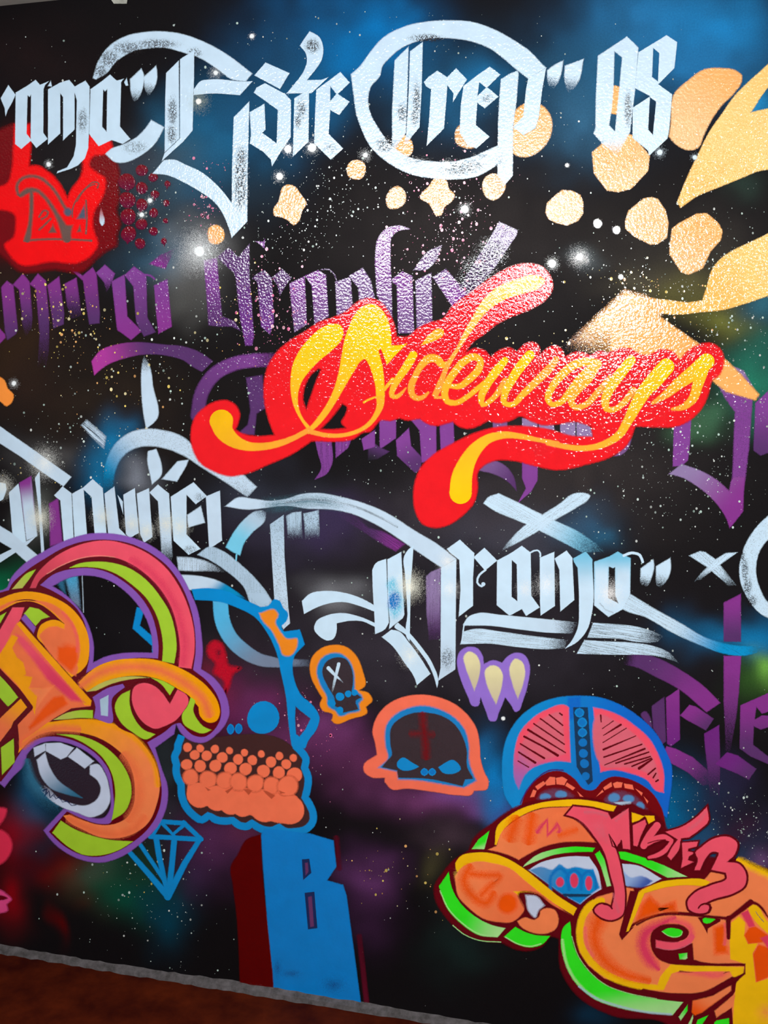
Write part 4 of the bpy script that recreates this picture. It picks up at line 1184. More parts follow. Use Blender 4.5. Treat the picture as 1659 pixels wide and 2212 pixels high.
D5 = r'''
# ================= small icons
T painted_blob | cloudy red spray mark between the rainbow arch and the blue axe | spray mark
@ 380 1180 400
s RK soft=9 a=0.85 :: 285,900 340,845 410,870 445,960 475,1065 580,1090 510,1150 485,1240 440,1320 425,1200 335,1130 355,1060 285,970
e DK a=0.7 :: 380,955,50,70
T painted_arc | light blue brushed arc passing behind the blue axe handle | brush stroke
s CA g=CG2:400,600:800,1040 soft=3 fade=1000,1050:1260,1050 :: 332,490! 465,490! 480,640 540,780 640,880 760,960 900,1000! 1200,1020! 1200,1080! 920,1085! 760,1075 600,1010 460,890 370,740 340,620
T painted_axe | blue long-handled axe shape with an orange bone at its head | icon
P handle
s BLU soft=2.5 :: 140,385! 300,375 450,400 620,480 760,545! 830,530 880,475 930,490 960,550 1003,600 990,670 945,725 970,765! 1110,745! 1155,880! 1060,990 1045,1100 1065,1210 1120,1330 1230,1430 1287,1534 1265,1630 1180,1755 1160,1810! 1040,1810! 1010,1600 985,1344 940,1130 900,950 820,780 700,630 560,555 400,500 170,480!
h 1072,1434 1117,1474 1207,1544 1157,1644 1107,1704 1077,1684 1067,1544
P bone | orange bone on the blue axe
s OB soft=5 :: 748,600! 890,572 918,610 890,680 920,740 1000,830 1088,830 1090,875 1010,985 960,975 930,900 860,760 770,655
T painted_dot | round blue disc left of the axe handle | dot
@ 360 1480 400
o BLU soft=2 :: 865,292,146
T painted_dot | left one of the two tiny blue ovals beside the blue disc | dot | tiny blue ovals
o BL2 soft=2 :: 573,395,32,46
b BLU w=10 cl=1 :: 573,350 603,395 573,438 543,395
T painted_dot | right one of the two tiny blue ovals, nearer the blue disc | dot | tiny blue ovals
o BL2 soft=2 :: 645,390,32,46
b BLU w=10 cl=1 :: 645,346 676,390 645,434 614,390

T painted_bubble_cluster | coral bubbles heaped inside a wavy blue outline, above the blue letter B | icon
P backing | dark maroon ground behind the bubbles
s MR soft=3 :: 130,480! 1130,560 1230,700 1260,900 1250,1050 1310,1180 1240,1310 1000,1300 700,1240 400,1190 200,1110 130,950 100,800 90,650
P outline
b BLU soft=2.5 w=66 cap=0 :: 135,450 100,540! 100,570 72,640 90,715! 85,740 95,820 130,890! 135,990 165,1075 240,1165 315,1208 375,1168! 440,1205 540,1218 592,1212! 650,1255 730,1262 760,1235! 820,1275 890,1300 980,1290 1000,1270! 1060,1310 1160,1312 1240,1295 1310,1220 1312,1150 1275,1060 1240,1005! 1262,920 1268,830 1235,740! 1248,660 1210,600 1150,540
P bubble
o CO2 soft=2.5 :: 187,557,40
P bubble
o CO2 soft=2.5 :: 300,567,35
P bubble
o CO2 soft=2.5 :: 432,573,38
P bubble
o CO2 soft=2.5 :: 563,587,32
P bubble
o CO2 soft=2.5 :: 697,605,33
P bubble
o CO2 soft=2.5 :: 848,617,32
P bubble
o CO2 soft=2.5 :: 1010,635,36
P bubble
o CO2 soft=2.5 :: 1135,652,34
P bubble
o CO2 soft=2.5 :: 252,625,44
P bubble
o CO2 soft=2.5 :: 358,632,46
P bubble
o CO2 soft=2.5 :: 498,648,48
P bubble
o CO2 soft=2.5 :: 640,665,46
P bubble
o CO2 soft=2.5 :: 768,672,44
P bubble
o CO2 soft=2.5 :: 935,688,48
P bubble
o CO2 soft=2.5 :: 1072,708,44
P bubble
o CO2 soft=2.5 :: 180,712,50
P bubble
o CO2 soft=2.5 :: 300,725,53
P bubble
o CO2 soft=2.5 :: 437,722,54
P bubble
o CO2 soft=2.5 :: 572,745,56
P bubble
o CO2 soft=2.5 :: 707,752,56
P bubble
o CO2 soft=2.5 :: 868,770,57
P bubble
o CO2 soft=2.5 :: 1005,783,55
P bubble
o CO2 soft=2.5 :: 1145,805,68
P bubble_heap | merged coral mass under the lower bubbles
s CO2 soft=3 :: 190,860! 300,890 560,900 800,930 1080,940 1170,1000! 1190,1180 1100,1230 860,1200 700,1150 560,1130 440,1090 280,1070 190,1000
P bubble
o CD soft=5 :: 215,825,75
o CO2 soft=5 :: 215,825,70
P bubble
o CD soft=5 :: 372,845,81
o CO2 soft=5 :: 372,845,76
P bubble
o CD soft=5 :: 522,855,81
o CO2 soft=5 :: 522,855,76
P bubble
o CD soft=5 :: 645,868,83
o CO2 soft=5 :: 645,868,78
P bubble
o CD soft=5 :: 795,880,81
o CO2 soft=5 :: 795,880,76
P bubble
o CD soft=5 :: 940,900,81
o CO2 soft=5 :: 940,900,76
P bubble
o CD soft=5 :: 1085,905,97
o CO2 soft=5 :: 1085,905,92
P bubble
o CO2 soft=2.5 :: 290,985,112
P bubble
o CO2 soft=2.5 :: 450,1015,112
P bubble
o CO2 soft=2.5 :: 580,1055,108
P bubble
o CO2 soft=2.5 :: 690,1075,104
P bubble
o CO2 soft=2.5 :: 870,1100,126
P bubble
o CO2 soft=2.5 :: 1100,1120,132
P gap_mark | small dark gaps between the lower bubbles
f CD soft=2 :: 345,915 375,928 395,940 370,948
f CD soft=2 :: 525,950 590,912 590,925 545,972
f CD soft=2 :: 690,935 730,930 765,945 735,985
f CD soft=2 :: 865,945 900,950 970,990 940,1020 890,975
f CD soft=2 :: 1010,945 1065,965 1020,972

T painted_teeth | three purple-edged cream fangs in a row below the word Drama | icon
@ 780 1130 400
P outline | purple dripping outline
s VI soft=2.5 :: 860,1220 885,1150 960,1108 1040,1120 1090,1190 1100,1262! 1180,1228 1265,1250! 1310,1195 1390,1160 1470,1185 1505,1250 1495,1440 1440,1620 1420,1675 1380,1692 1350,1640 1291,1562! 1260,1640 1236,1692 1200,1775 1160,1775 1120,1690 1070,1560! 1045,1640 1000,1640 960,1560 900,1420 865,1300
P fang
s CR g=CR2:960,1170:1015,1500 soft=3 :: 920,1190 960,1150 1020,1170 1065,1250 1060,1360 1015,1505! 975,1400 930,1270
P fang
s CR g=CR2:1180,1290:1210,1620 soft=3 :: 1110,1320 1150,1280 1215,1280 1265,1340 1262,1450 1210,1625! 1155,1520 1115,1400
P fang
s CR g=CR2:1390,1230:1405,1570 soft=3 :: 1335,1275 1380,1215 1440,1240 1468,1310 1455,1430 1405,1575! 1355,1440

T painted_skull | small orange-outlined skull with a white x for an eye, beside the blue axe | skull | painted skulls
@ 660 1380 400
P outline
s OB soft=3 :: 38,250 62,160 150,80 260,53 370,75 460,160 510,280 527,430 480,460! 570,490 600,550 540,610! 555,645 400,720 260,757 232,730! 245,680 150,640 128,590 150,530! 90,430 50,340
P inner_line | blue inner line
s BL3 soft=5 :: 100,280 130,190 220,130 310,130 390,190 430,280 442,450! 500,500! 515,540 480,580 490,640 400,665 300,692 270,650! 200,600 190,520 130,410
P face
s DKF soft=2.5 :: 150,280 190,200 280,165 360,180 410,260 425,400 415,465! 505,525! 450,555 475,632! 340,662! 320,625! 262,600 260,540 200,430
o BLU :: 308,518,38 382,493,30 440,482,28 308,638,30 232,575,36
P cross_eye | white x on the skull
b W fa=0,60 :: 205,262,34 255,315,26 340,392,6
b W fa=0,120 st=0.2 :: 298,225,30 272,330,26 238,480,14

T painted_skull | large coral-outlined skull with slanted blue eyes and a dark red cross, lower centre | skull | painted skulls
P outline
s CO soft=3 :: 600,830 620,740 680,640 780,560 900,515 1050,500 1200,525 1330,580 1450,680 1530,800 1560,950 1568,1080 1600,1190 1640,1280 1630,1340 1510,1362! 1490,1395 1380,1402 1150,1372 900,1342 770,1347 708,1280! 710,1245! 590,1240 520,1180 525,1120 580,1075 640,1040! 625,940
P inner_line | blue inner line
s BL3 soft=5 :: 710,900 730,760 800,680 920,620 1060,598 1200,630 1330,700 1430,820 1465,950 1468,1100 1500,1200 1532,1272! 1420,1335! 1200,1300 1000,1268 830,1262! 818,1190! 650,1155! 740,1060 720,980
P face
s DKF soft=2.5 :: 760,950 775,780 850,710 960,665 1080,660 1220,690 1330,760 1410,880 1445,1000 1450,1150 1505,1255! 1430,1260! 1408,1320! 1100,1255 830,1245! 820,1180! 685,1150! 730,1090 772,1045
P forehead_cross | soft dark red cross
b RC w=60 soft=30 a=0.8 :: 1050,680,20 1062,830,60 1075,930,60 1080,1060,20
b RC w=50 soft=30 a=0.6 :: 945,850,24 1060,850,56 1140,860,24
P eye
s BLU soft=2 :: 820,1110 870,1063 950,1105 1018,1145! 980,1165 850,1170 822,1145
P eye
s BLU soft=2 :: 1190,1150! 1270,1100 1310,1083 1370,1120 1392,1170 1350,1200 1220,1192
P nostril
o BL2 :: 1065,1193,33
b BLU w=11 cl=1 :: 1065,1162 1096,1193 1065,1224 1034,1193
P nostril
o BL2 :: 1135,1193,33
b BLU w=11 cl=1 :: 1135,1162 1166,1193 1135,1224 1104,1193

T painted_helmet | round blue and pink striped helmet face above the pink tag, lower right | icon
@ 1060 1480 400
P blue_frame
s BLU g=BLD:300,300:1400,400 soft=3 :: 100,760 105,640 140,480 240,310 400,180 600,110 800,95 950,105 1150,170 1350,300 1480,430 1560,570 1620,720 1625,860 1600,1050 1580,1190! 1520,1150! 1500,1060 1400,1300! 200,1300! 200,1110! 130,1000 105,880
f BLD soft=6 a=0.8 :: 690,110 805,100 805,260 690,330
f BLD soft=6 a=0.7 :: 1380,330 1420,370 1540,560 1500,630 1400,500
P cheek_panel | pink panel with dark slanted stripes
s PK g=PKV:300,500:210,860 soft=4 :: 205,720 220,560 260,430 360,310 500,220 680,185 700,200! 705,400 715,690! 600,680 480,700 380,740 310,800 250,930! 215,850
s PKL soft=5 g=PKV:400,600:230,800 :: 250,640 330,440 450,310 630,245 650,380 665,620! 420,690 300,740
b DL w=13 sm=0 :: 525,265 645,360
b DL w=12 sm=0 :: 445,300 650,450
b DL w=12 sm=0 :: 385,345 660,530
b DL sm=0 :: 335,400,20 670,605,10
b DL sm=0 :: 300,460,18 470,550,16 600,630,24
b DL sm=0 :: 265,525,12 480,655,18
b DL sm=0 :: 250,600,14 400,695,20
b DL w=10 sm=0 :: 245,680 340,735
b DL w=14 sm=0 :: 618,252 640,268
P cheek_panel | pink panel with dark slanted stripes
s PK soft=4 :: 920,200! 1000,215 1150,270 1300,370 1420,480 1500,620 1550,780 1550,962! 1490,950 1400,850 1250,790 1080,760 985,778! 960,600
s PKL soft=5 :: 975,260 1150,340 1350,500 1460,660 1500,870 1400,790 1250,740 1010,730
b DL sm=0 :: 985,270,16 990,330,10
b DL w=8 sm=0 :: 1000,390 1100,320
b DL sm=0 :: 1010,450,8 1165,355,20
b DL w=8 sm=0 :: 1005,515 1215,385
b DL sm=0 :: 1010,577,18 1300,455,8
b DL sm=0 :: 1015,645,14 1355,530,12
b DL sm=0 :: 1020,715,8 1380,570,18
b DL w=13 sm=0 :: 1120,700 1415,600
b DL w=13 sm=0 :: 1200,707 1430,640
b DL w=13 sm=0 :: 1265,727 1440,655
b DL sm=0 :: 1330,745,26 1445,665,14
b DL w=14 sm=0 :: 1410,800 1475,745
b DL w=12 sm=0 :: 1455,830 1480,790
b DL w=14 sm=0 :: 1480,862 1500,850
P centre_strip | dark strip of blue dots
f TE :: 738,198 870,198 915,860 875,895 810,800 770,730
o BL2 :: 795,247,42 820,335,44 822,425,40 826,515,38 830,612,40 840,703,40 852,815,36
b BLU w=12 cl=1 :: 820,295 860,335 820,375 780,335
b BLU w=12 cl=1 :: 795,208 834,247 795,286 756,247
b BLU w=12 cl=1 :: 822,387 860,425 822,463 784,425
P lips | dark red double arch with coral teeth
s DR soft=2.5 :: 275,1080! 300,980 400,850 530,775 650,775 760,850 830,930 885,945 930,935 990,870 1080,822 1200,830 1330,880 1450,970 1530,1100 1570,1260! 1300,1300! 600,1250!
b BN w=10 soft=4 :: 265,1060 320,950 410,840 530,762 650,762
P tooth
f CO :: 352,1005 380,935 412,948 390,1002
P tooth
f CO :: 398,908 470,860 497,882 420,940
P tooth
f CO :: 488,870 530,820 578,825 578,890 500,900
P tooth
f CO :: 583,832 640,820 687,845 660,897 590,888
P tooth
f CO :: 683,872 757,920 735,942 668,902
P tooth
f CO :: 773,950 832,1002 800,997
P tooth
f CO :: 943,1002 1000,938 1012,955
P tooth
f CO :: 1008,918 1080,868 1088,908 1020,942
P tooth
f CO :: 1093,882 1130,865 1182,873 1172,917 1110,922
P tooth
f CO :: 1193,880 1270,893 1283,937 1200,922
P tooth
f CO :: 1293,925 1362,965 1352,992
P tooth
f CO :: 1368,993 1412,1040 1402,1062
P mouth | purple-grey shading with blue spots below the arches
s MV soft=8 a=0.9 :: 400,1060! 450,970 560,930 680,950 760,1010 800,1060!
s MV soft=8 a=0.9 :: 1000,1060! 1060,980 1150,950 1280,990 1380,1080 1430,1180!
o BGY soft=4 :: 490,1005,50,36 630,982,54,36 1105,1008,52,40 1235,1018,52,34 1335,1098,44,50
f W3 soft=4 :: 1100,1052 1250,1043 1300,1100 1180,1088

T painted_diamond | blue line-drawn cut diamond under the rainbow arch piece | icon
@ 0 1720 480
P outline
b BLU w=34 sm=0 soft=2.5 :: 1195,188 1380,202
b BLU w=34 sm=0 soft=2.5 :: 1370,196 1503,322
b BLU sm=0 soft=2.5 :: 1495,318,34 1380,500,46 1252,752,52
b BLU sm=0 soft=2.5 :: 965,415,36 1120,590,42 1252,745,52
P facet_line
b BLU w=36 sm=0 soft=2.5 :: 1120,300 1490,322
b BLU w=28 sm=0 soft=2.5 :: 1205,195 1290,285 1385,205
b BLU sm=0 soft=2.5 :: 1165,310,42 1190,460,42 1245,700,34
b BLU sm=0 soft=2.5 :: 1302,310,44 1285,500,42 1260,720,46
b BLU w=30 sm=0 soft=2.5 :: 1050,365 1235,640
b BLU w=26 sm=0 soft=2.5 :: 1140,292 1200,195

T painted_letter | tall blue letter B with a dark red shadow, standing at the floor line | lettering
@ 460 1780 400
P shadow | dark red drop shadow
s MX soft=4 :: 432,92! 300,140 215,285 165,360 180,560 205,750 230,1100 243,1490! 330,1505 545,1535! 560,1300! 490,850 440,400
b MX2 sm=0 w=46 soft=4 fa=40,0 :: 1310,1000 1375,1590
b MX2 sm=0 w=40 soft=8 a=0.7 :: 1105,120 1130,400
P face
f BB soft=3 :: 432,95 460,35 870,85 1080,148 1105,382 1022,505 1165,545 1197,640 1325,1600 1318,1650 950,1622 620,1560 545,1500 535,1330 490,900 450,400
h 800,320 860,315 878,435 812,495
h 825,620 905,610 932,930 855,940
P counter | dark slots inside the letter
f BDK :: 798,318 862,313 880,437 810,498
f BDK :: 823,618 907,608 934,932 853,942
f MV2 soft=2 :: 825,350 850,345 855,430 830,460
f MV2 soft=2 :: 852,655 885,645 905,915 872,925
P scuff | dirty scuffs near the floor
b BDK w=22 soft=8 a=0.8 :: 550,1490,30 620,1520,22 820,1527,12
e BDK a=0.5 :: 1080,1440,180,120 700,1340,160,60 580,1290,60,150
e TE a=0.5 :: 760,1575,220,40

T painted_blob | pink spray shape at the left edge, just above the pink disc | spray mark
@ 0 1720 480
s PKD soft=6 :: -60,85! 0,83 50,95 45,140 10,200 -60,260!
T painted_dot | large pink-red disc cut off by the left edge, low down | dot
s PKD soft=6 :: -60,250! 0,248 60,285 92,370 65,450 0,508 -60,510!
T painted_lips | pink lips cut off by the left edge, near the floor | icon
P lips
s PKM soft=5 :: -60,690! 0,698 50,730 87,772 50,808 60,850 0,873 -60,870!
P mouth_line
s DL soft=3 :: -60,745! 0,738 60,762 0,778 -60,780!
'''

D6 = r'''
# ================= rainbow-coloured piece, lower left
T painted_stroke | pale blue upright brush stroke seen through the rainbow arch | brush stroke
@ 0 1130 400
f CA g=CG2:600,480:640,760 soft=6 a=0.8 :: 570,440 690,440 720,760 640,700
b W2 w=8 soft=3 a=0.7 :: 735,440 742,620 748,800
f EB soft=10 a=0.8 :: 500,520 570,470 590,640
T painted_mark | small blue bent mark peeping out inside the rainbow arch | icon
b BLU w=70 soft=3 cap=0 sm=0 :: 1260,760 1220,930 1390,1080 1400,1210
T painted_piece | wildstyle graffiti piece of orange, pink and lime bands with a violet edge, left | graffiti piece | wildstyle pieces
@ 0 1130 400
P violet_edge
s VO soft=3 :: -60,600! 0,605 60,580 95,500 200,380 380,260 600,150 800,95 960,90 1150,120 1350,200 1500,310 1615,450 1700,607 1766,767 1806,1007 1816,1157 1801,1307! 1906,1377 1996,1487 2051,1637 2053,1720 2020,1800 1943,1892 1823,1967 1713,1952 1623,1882 1578,1800! 1560,1890! 1390,2012! 1450,2202 1500,2352 1505,2452 1480,2582 1400,2732 1280,2852 1100,2982 900,3042 750,3022 560,2932 440,2822 390,2752! 585,2542! 700,2585 830,2635 940,2630 985,2560 988,2440 965,2290 900,2160 780,2050 600,1970 450,1953 330,1988 255,2060 220,2160 100,2290 40,2368! 0,2335! -60,2335!
hs 470,565! 620,490 720,470 860,478 980,515 1120,610 1240,740 1320,880 1360,1020 1368,1162! 1250,1160 1100,1165 950,1195 835,1248! 840,1090 810,960 740,810 650,700 560,620
P dark_outline
s DL soft=2 :: -60,640! 80,600! 100,555 200,455 400,318 600,208 800,155 950,148 1150,178 1350,268 1500,385 1620,550 1700,740 1745,950 1752,1150 1730,1315! 1850,1410 1940,1530 1980,1650 1975,1750 1930,1840 1830,1915 1730,1900 1650,1830 1590,1750! 1500,1850 1320,1965! 1400,2130 1440,2300 1447,2450 1412,2600 1330,2735 1200,2852 1050,2942 870,2992 700,2962 560,2882 438,2766! 600,2582! 750,2652 900,2695 985,2688 1018,2570 1012,2400 982,2230 902,2108 780,2008 620,1936 470,1912 330,1936 220,2006 150,2108 100,2200! 10,2315! -60,2315!
hs 360,555! 480,460 640,412 780,402 940,432 1120,532 1260,662 1350,802 1400,960 1420,1120 1415,1212! 1250,1206 1100,1222 950,1252 830,1310 772,1342! 800,1200 790,1060 760,900 690,770 590,680 480,612
P pink_arch
s PK2 g=PK3:700,200:350,550 soft=2 :: 265,582! 320,470 430,350 600,240 780,175 950,155 1120,185 1330,275 1490,405 1600,560 1690,760 1737,960 1742,1150 1715,1305! 1600,1290! 1612,1130 1590,950 1540,770 1450,610 1320,470 1180,370 1030,310 880,300 720,320 560,380 430,450 350,520 320,582!
b PK4 w=60 soft=26 a=0.7 :: 1640,1250 1655,1100 1630,930 1570,740 1470,570 1340,430 1180,330
b GRL w=8 soft=3 a=0.8 :: 420,455 560,375 720,315 880,292 1030,305
P lime_arch
s GR soft=2 :: 618,402! 700,365 850,345 1000,355 1150,400 1300,500 1430,650 1520,800 1567,960 1582,1120 1560,1258! 1453,1238! 1460,1100 1440,950 1390,800 1300,660 1180,550 1050,460 900,405 760,392!
P lime_wedge
s GR g=GRD:300,420:120,580 soft=2 :: 108,592! 160,530 240,450 322,413! 270,490 200,582!
P orange_lobe | curled orange lobe with an amber rim
s AM soft=2 :: -60,690! 0,676 100,638 200,615 330,620 480,665 620,745 730,870 790,1010 800,1150 775,1270 725,1328! 640,1380! 560,1290 400,1100 330,1010 350,930 420,880 500,865 580,905! 470,810 380,740 260,700 150,715 60,760 -60,830!
s OG soft=4 :: -60,760! 0,745 100,702 200,685 330,692 470,727 580,800 660,900 705,1020 718,1160 692,1270! 700,1300! 680,1370! 620,1340 500,1230 400,1100 350,1010! 370,985 420,940 500,925 575,948! 580,905! 560,880 480,800 380,730 260,690 130,710 40,760 -60,820!
e OR a=0.95 core=0.6 :: 605,1180,110,125
f OR soft=8 :: 520,1110 690,1110 695,1240 640,1330 520,1230
b PK2 w=22 soft=14 a=0.5 :: 560,800 640,900 690,1040 690,1150
P inner_outline | dark lines inside the lobe
s DL soft=2 :: -60,840! 60,775 150,722 260,705 380,742 470,805 535,872! 440,862 380,890 345,950 325,1030! 260,980! 180,860! 60,800 -60,900!
P lime_leaf
f GR soft=2 :: 215,812 268,752 350,770 445,840 370,862 318,922
P violet_chip
f VO soft=3 :: 188,855 225,815 322,935 300,985
P pink_bar
f PK2 soft=2 :: 112,755 218,755 188,850 0,1185 -60,1250 -60,1080 0,955
P lime_chip
f GR soft=2 :: -60,860 0,830 58,797 0,900 -60,960
P orange_block | slanting orange block with an amber edge and a pink stripe
f OG soft=2 :: 125,935 152,890 180,880 820,1590 812,1640 640,1660 480,1752 320,1880 165,2062 130,1830 290,1670 150,1500 0,1320 -60,1260 -60,1260 0,1190
f AM soft=2 :: 150,905 180,880 820,1590 812,1635 760,1632
f PK2 soft=8 g=PK4:200,1000:500,1450 :: 150,1000 205,1020 600,1440 745,1600 640,1590 420,1400 300,1230 165,1070
f AM soft=3 :: -40,1230 110,1000 160,1025 110,1120 150,1200 210,1250 235,1350 220,1365 290,1380 262,1475 380,1480 335,1560 312,1720 290,1640 150,1440 0,1290
f OR soft=7 :: 385,1660 480,1560 562,1548 605,1620 420,1740 270,1850 258,1830
f OG2 soft=5 :: 262,1478 385,1480 480,1460 400,1560 320,1680 340,1560
P lime_chip
f GR soft=2 :: -60,1385 10,1362 162,1560 80,1652 -60,1500
P amber_arm
f AM g=OG:200,1600:60,1880 soft=2 :: 190,1565 252,1642 120,1780 100,1830 0,1960 -60,2010 -60,1790 0,1750
P lime_chip
f GR soft=2 :: 8,2012 122,1930 132,2142 18,2255
P inner_outline | dark lines along the block
b DL w=46 sm=0 :: -60,1270 0,1335 160,1500 272,1650
b DL w=40 sm=0 :: 272,1650 140,1800 152,1960 148,2070
b DL w=20 sm=0 :: 70,1660 190,1555
b DL w=20 sm=0 :: 120,1915 -60,2040
P orange_hook | big orange and amber hook with lime inner bands
s AM g=OG2:500,1800:1200,2500 soft=2 :: 430,1785! 600,1762 800,1757 1000,1792 1180,1882 1310,2012 1400,2172 1432,2352 1400,2532 1330,2682 1200,2782 1050,2824 900,2814 750,2752 600,2662 568,2622! 620,2612! 750,2664 900,2704 1030,2694 1130,2642 1190,2542 1207,2402 1190,2252 1130,2112 1030,2012 900,1932 740,1882 560,1867 400,1880 280,1940 160,2062! 200,1950!
b OG w=60 soft=34 a=0.9 :: 200,1990,70 320,1900,70 500,1842,60 700,1850,50
b OG w=76 soft=50 a=0.85 :: 1120,2080 1210,2220 1245,2380 1225,2530 1160,2650
b OG w=60 soft=30 a=0.9 :: 620,2650 760,2720 920,2776 1070,2786 1200,2736 1290,2640
b AM w=40 soft=16 a=0.9 :: 800,1770 1000,1812 1170,1900 1300,2030 1385,2180 1412,2350
P lime_inner
s GR soft=2 :: 505,1890! 700,1902 850,1952 1000,2052 1110,2182 1172,2332 1172,2462 1120,2582 1000,2664! 1020,2552 1032,2402 1000,2242 920,2102 800,2002 660,1927
P lime_base
s GR soft=2 :: 468,2774! 545,2665! 650,2732 800,2792 950,2832 1192,2852! 1080,2922 900,2977 750,2972 600,2892
P lime_top
s GR g=GRD:800,1700:500,1770 soft=2 :: 475,1764! 600,1700 720,1676 832,1676! 832,1748! 700,1746 600,1757!
P orange_arm | curling orange arm over a pink heart
s AM soft=2 :: 700,1430! 770,1360 870,1285 1020,1230 1200,1213 1400,1226 1590,1288 1740,1370 1870,1480 1950,1600 1970,1700 1940,1772 1876,1789 1790,1725 1778,1645! 1676,1540 1576,1480 1450,1412 1300,1372 1150,1372 1000,1402 880,1452 778,1512!
b OG w=66 soft=16 a=0.95 :: 735,1450 860,1362 1020,1305 1200,1288 1400,1308 1580,1388 1730,1490 1830,1600 1875,1715,70
P inner_outline | dark gaps under the arm
s DL soft=2 :: 780,1515! 900,1445 1050,1390 1200,1372 1340,1380 1480,1420 1600,1490 1690,1545 1740,1600 1760,1660 1690,1800 1600,1790 1400,1900 1280,1900 1030,1790 1010,1640 1060,1520! 1110,1440 900,1500 800,1540!
P lime_under
s GRD soft=2 :: 775,1512! 900,1436 1050,1387 1200,1372 1345,1385! 1200,1395 1000,1440 860,1502!
P lime_under
s GR soft=2 :: 1350,1383! 1450,1410 1565,1470! 1522,1542! 1440,1440
P violet_chip
s VO soft=2 :: 830,1560! 960,1480 1100,1440! 1118,1470! 1010,1562 1000,1790 840,1745! 855,1640
f W3 soft=2 :: 895,1580 972,1540 967,1730 905,1722
P pink_heart
s PK5 soft=2 :: 1205,1465 1280,1432 1370,1452 1460,1530 1522,1620! 1590,1490! 1676,1545 1690,1600 1640,1690 1580,1762 1490,1812 1390,1842 1290,1792 1210,1682 1180,1560
b PK2 w=50 soft=30 a=0.8 :: 1240,1480 1350,1490 1440,1560
P lime_side
s GR soft=2 :: 1030,1632 1080,1542 1165,1497! 1162,1622 1200,1742 1290,1852 1392,1892! 1310,1938 1200,1882 1080,1782
P lime_side
s GR soft=2 :: 1708,1562! 1745,1585 1730,1672 1763,1752 1823,1822 1895,1854! 1823,1884 1723,1855 1643,1795 1630,1720 1680,1640
P eye | blue and white eye shape inside the hook
s EB soft=20 fade=330,2360:280,2560 a=0.9 :: 225,2180! 300,2090 420,2400 560,2560! 480,2570 330,2470 250,2340
s DKE soft=6 :: 240,2080! 330,2000 450,1970 600,1985 760,2060 890,2170 960,2300 985,2440 975,2560 930,2630 800,2630 650,2560 450,2440 330,2330 250,2200
b EB w=46 soft=30 a=0.8 :: 240,2130 300,2300 400,2430 520,2520
f W4 soft=2.5 :: 300,2012 405,1972 410,2037 310,2092
f W4 soft=2.5 :: 410,1972 540,1967 662,2012 600,2092 545,2118 410,2042
f W4 soft=2.5 :: 608,2092 690,2012 842,2132 760,2198
s W4 soft=3 fade=560,2480:350,2340 :: 805,2172! 870,2157 940,2242 978,2372 985,2492 925,2592 820,2635 680,2590 560,2547 430,2462 330,2352! 400,2352 520,2462 640,2512 780,2527 870,2472 902,2382 870,2302 805,2252!
s W4 g=EB:380,2100:650,2450 soft=3 :: 328,2122! 405,2055! 440,2172 520,2302 640,2392 745,2465! 600,2432 450,2372 370,2272
b BDK w=9 a=0.8 soft=2 :: 385,2400 420,2380 400,2450 440,2400 450,2460 480,2430 500,2470 530,2455 560,2500 600,2490 640,2530 680,2525
'''

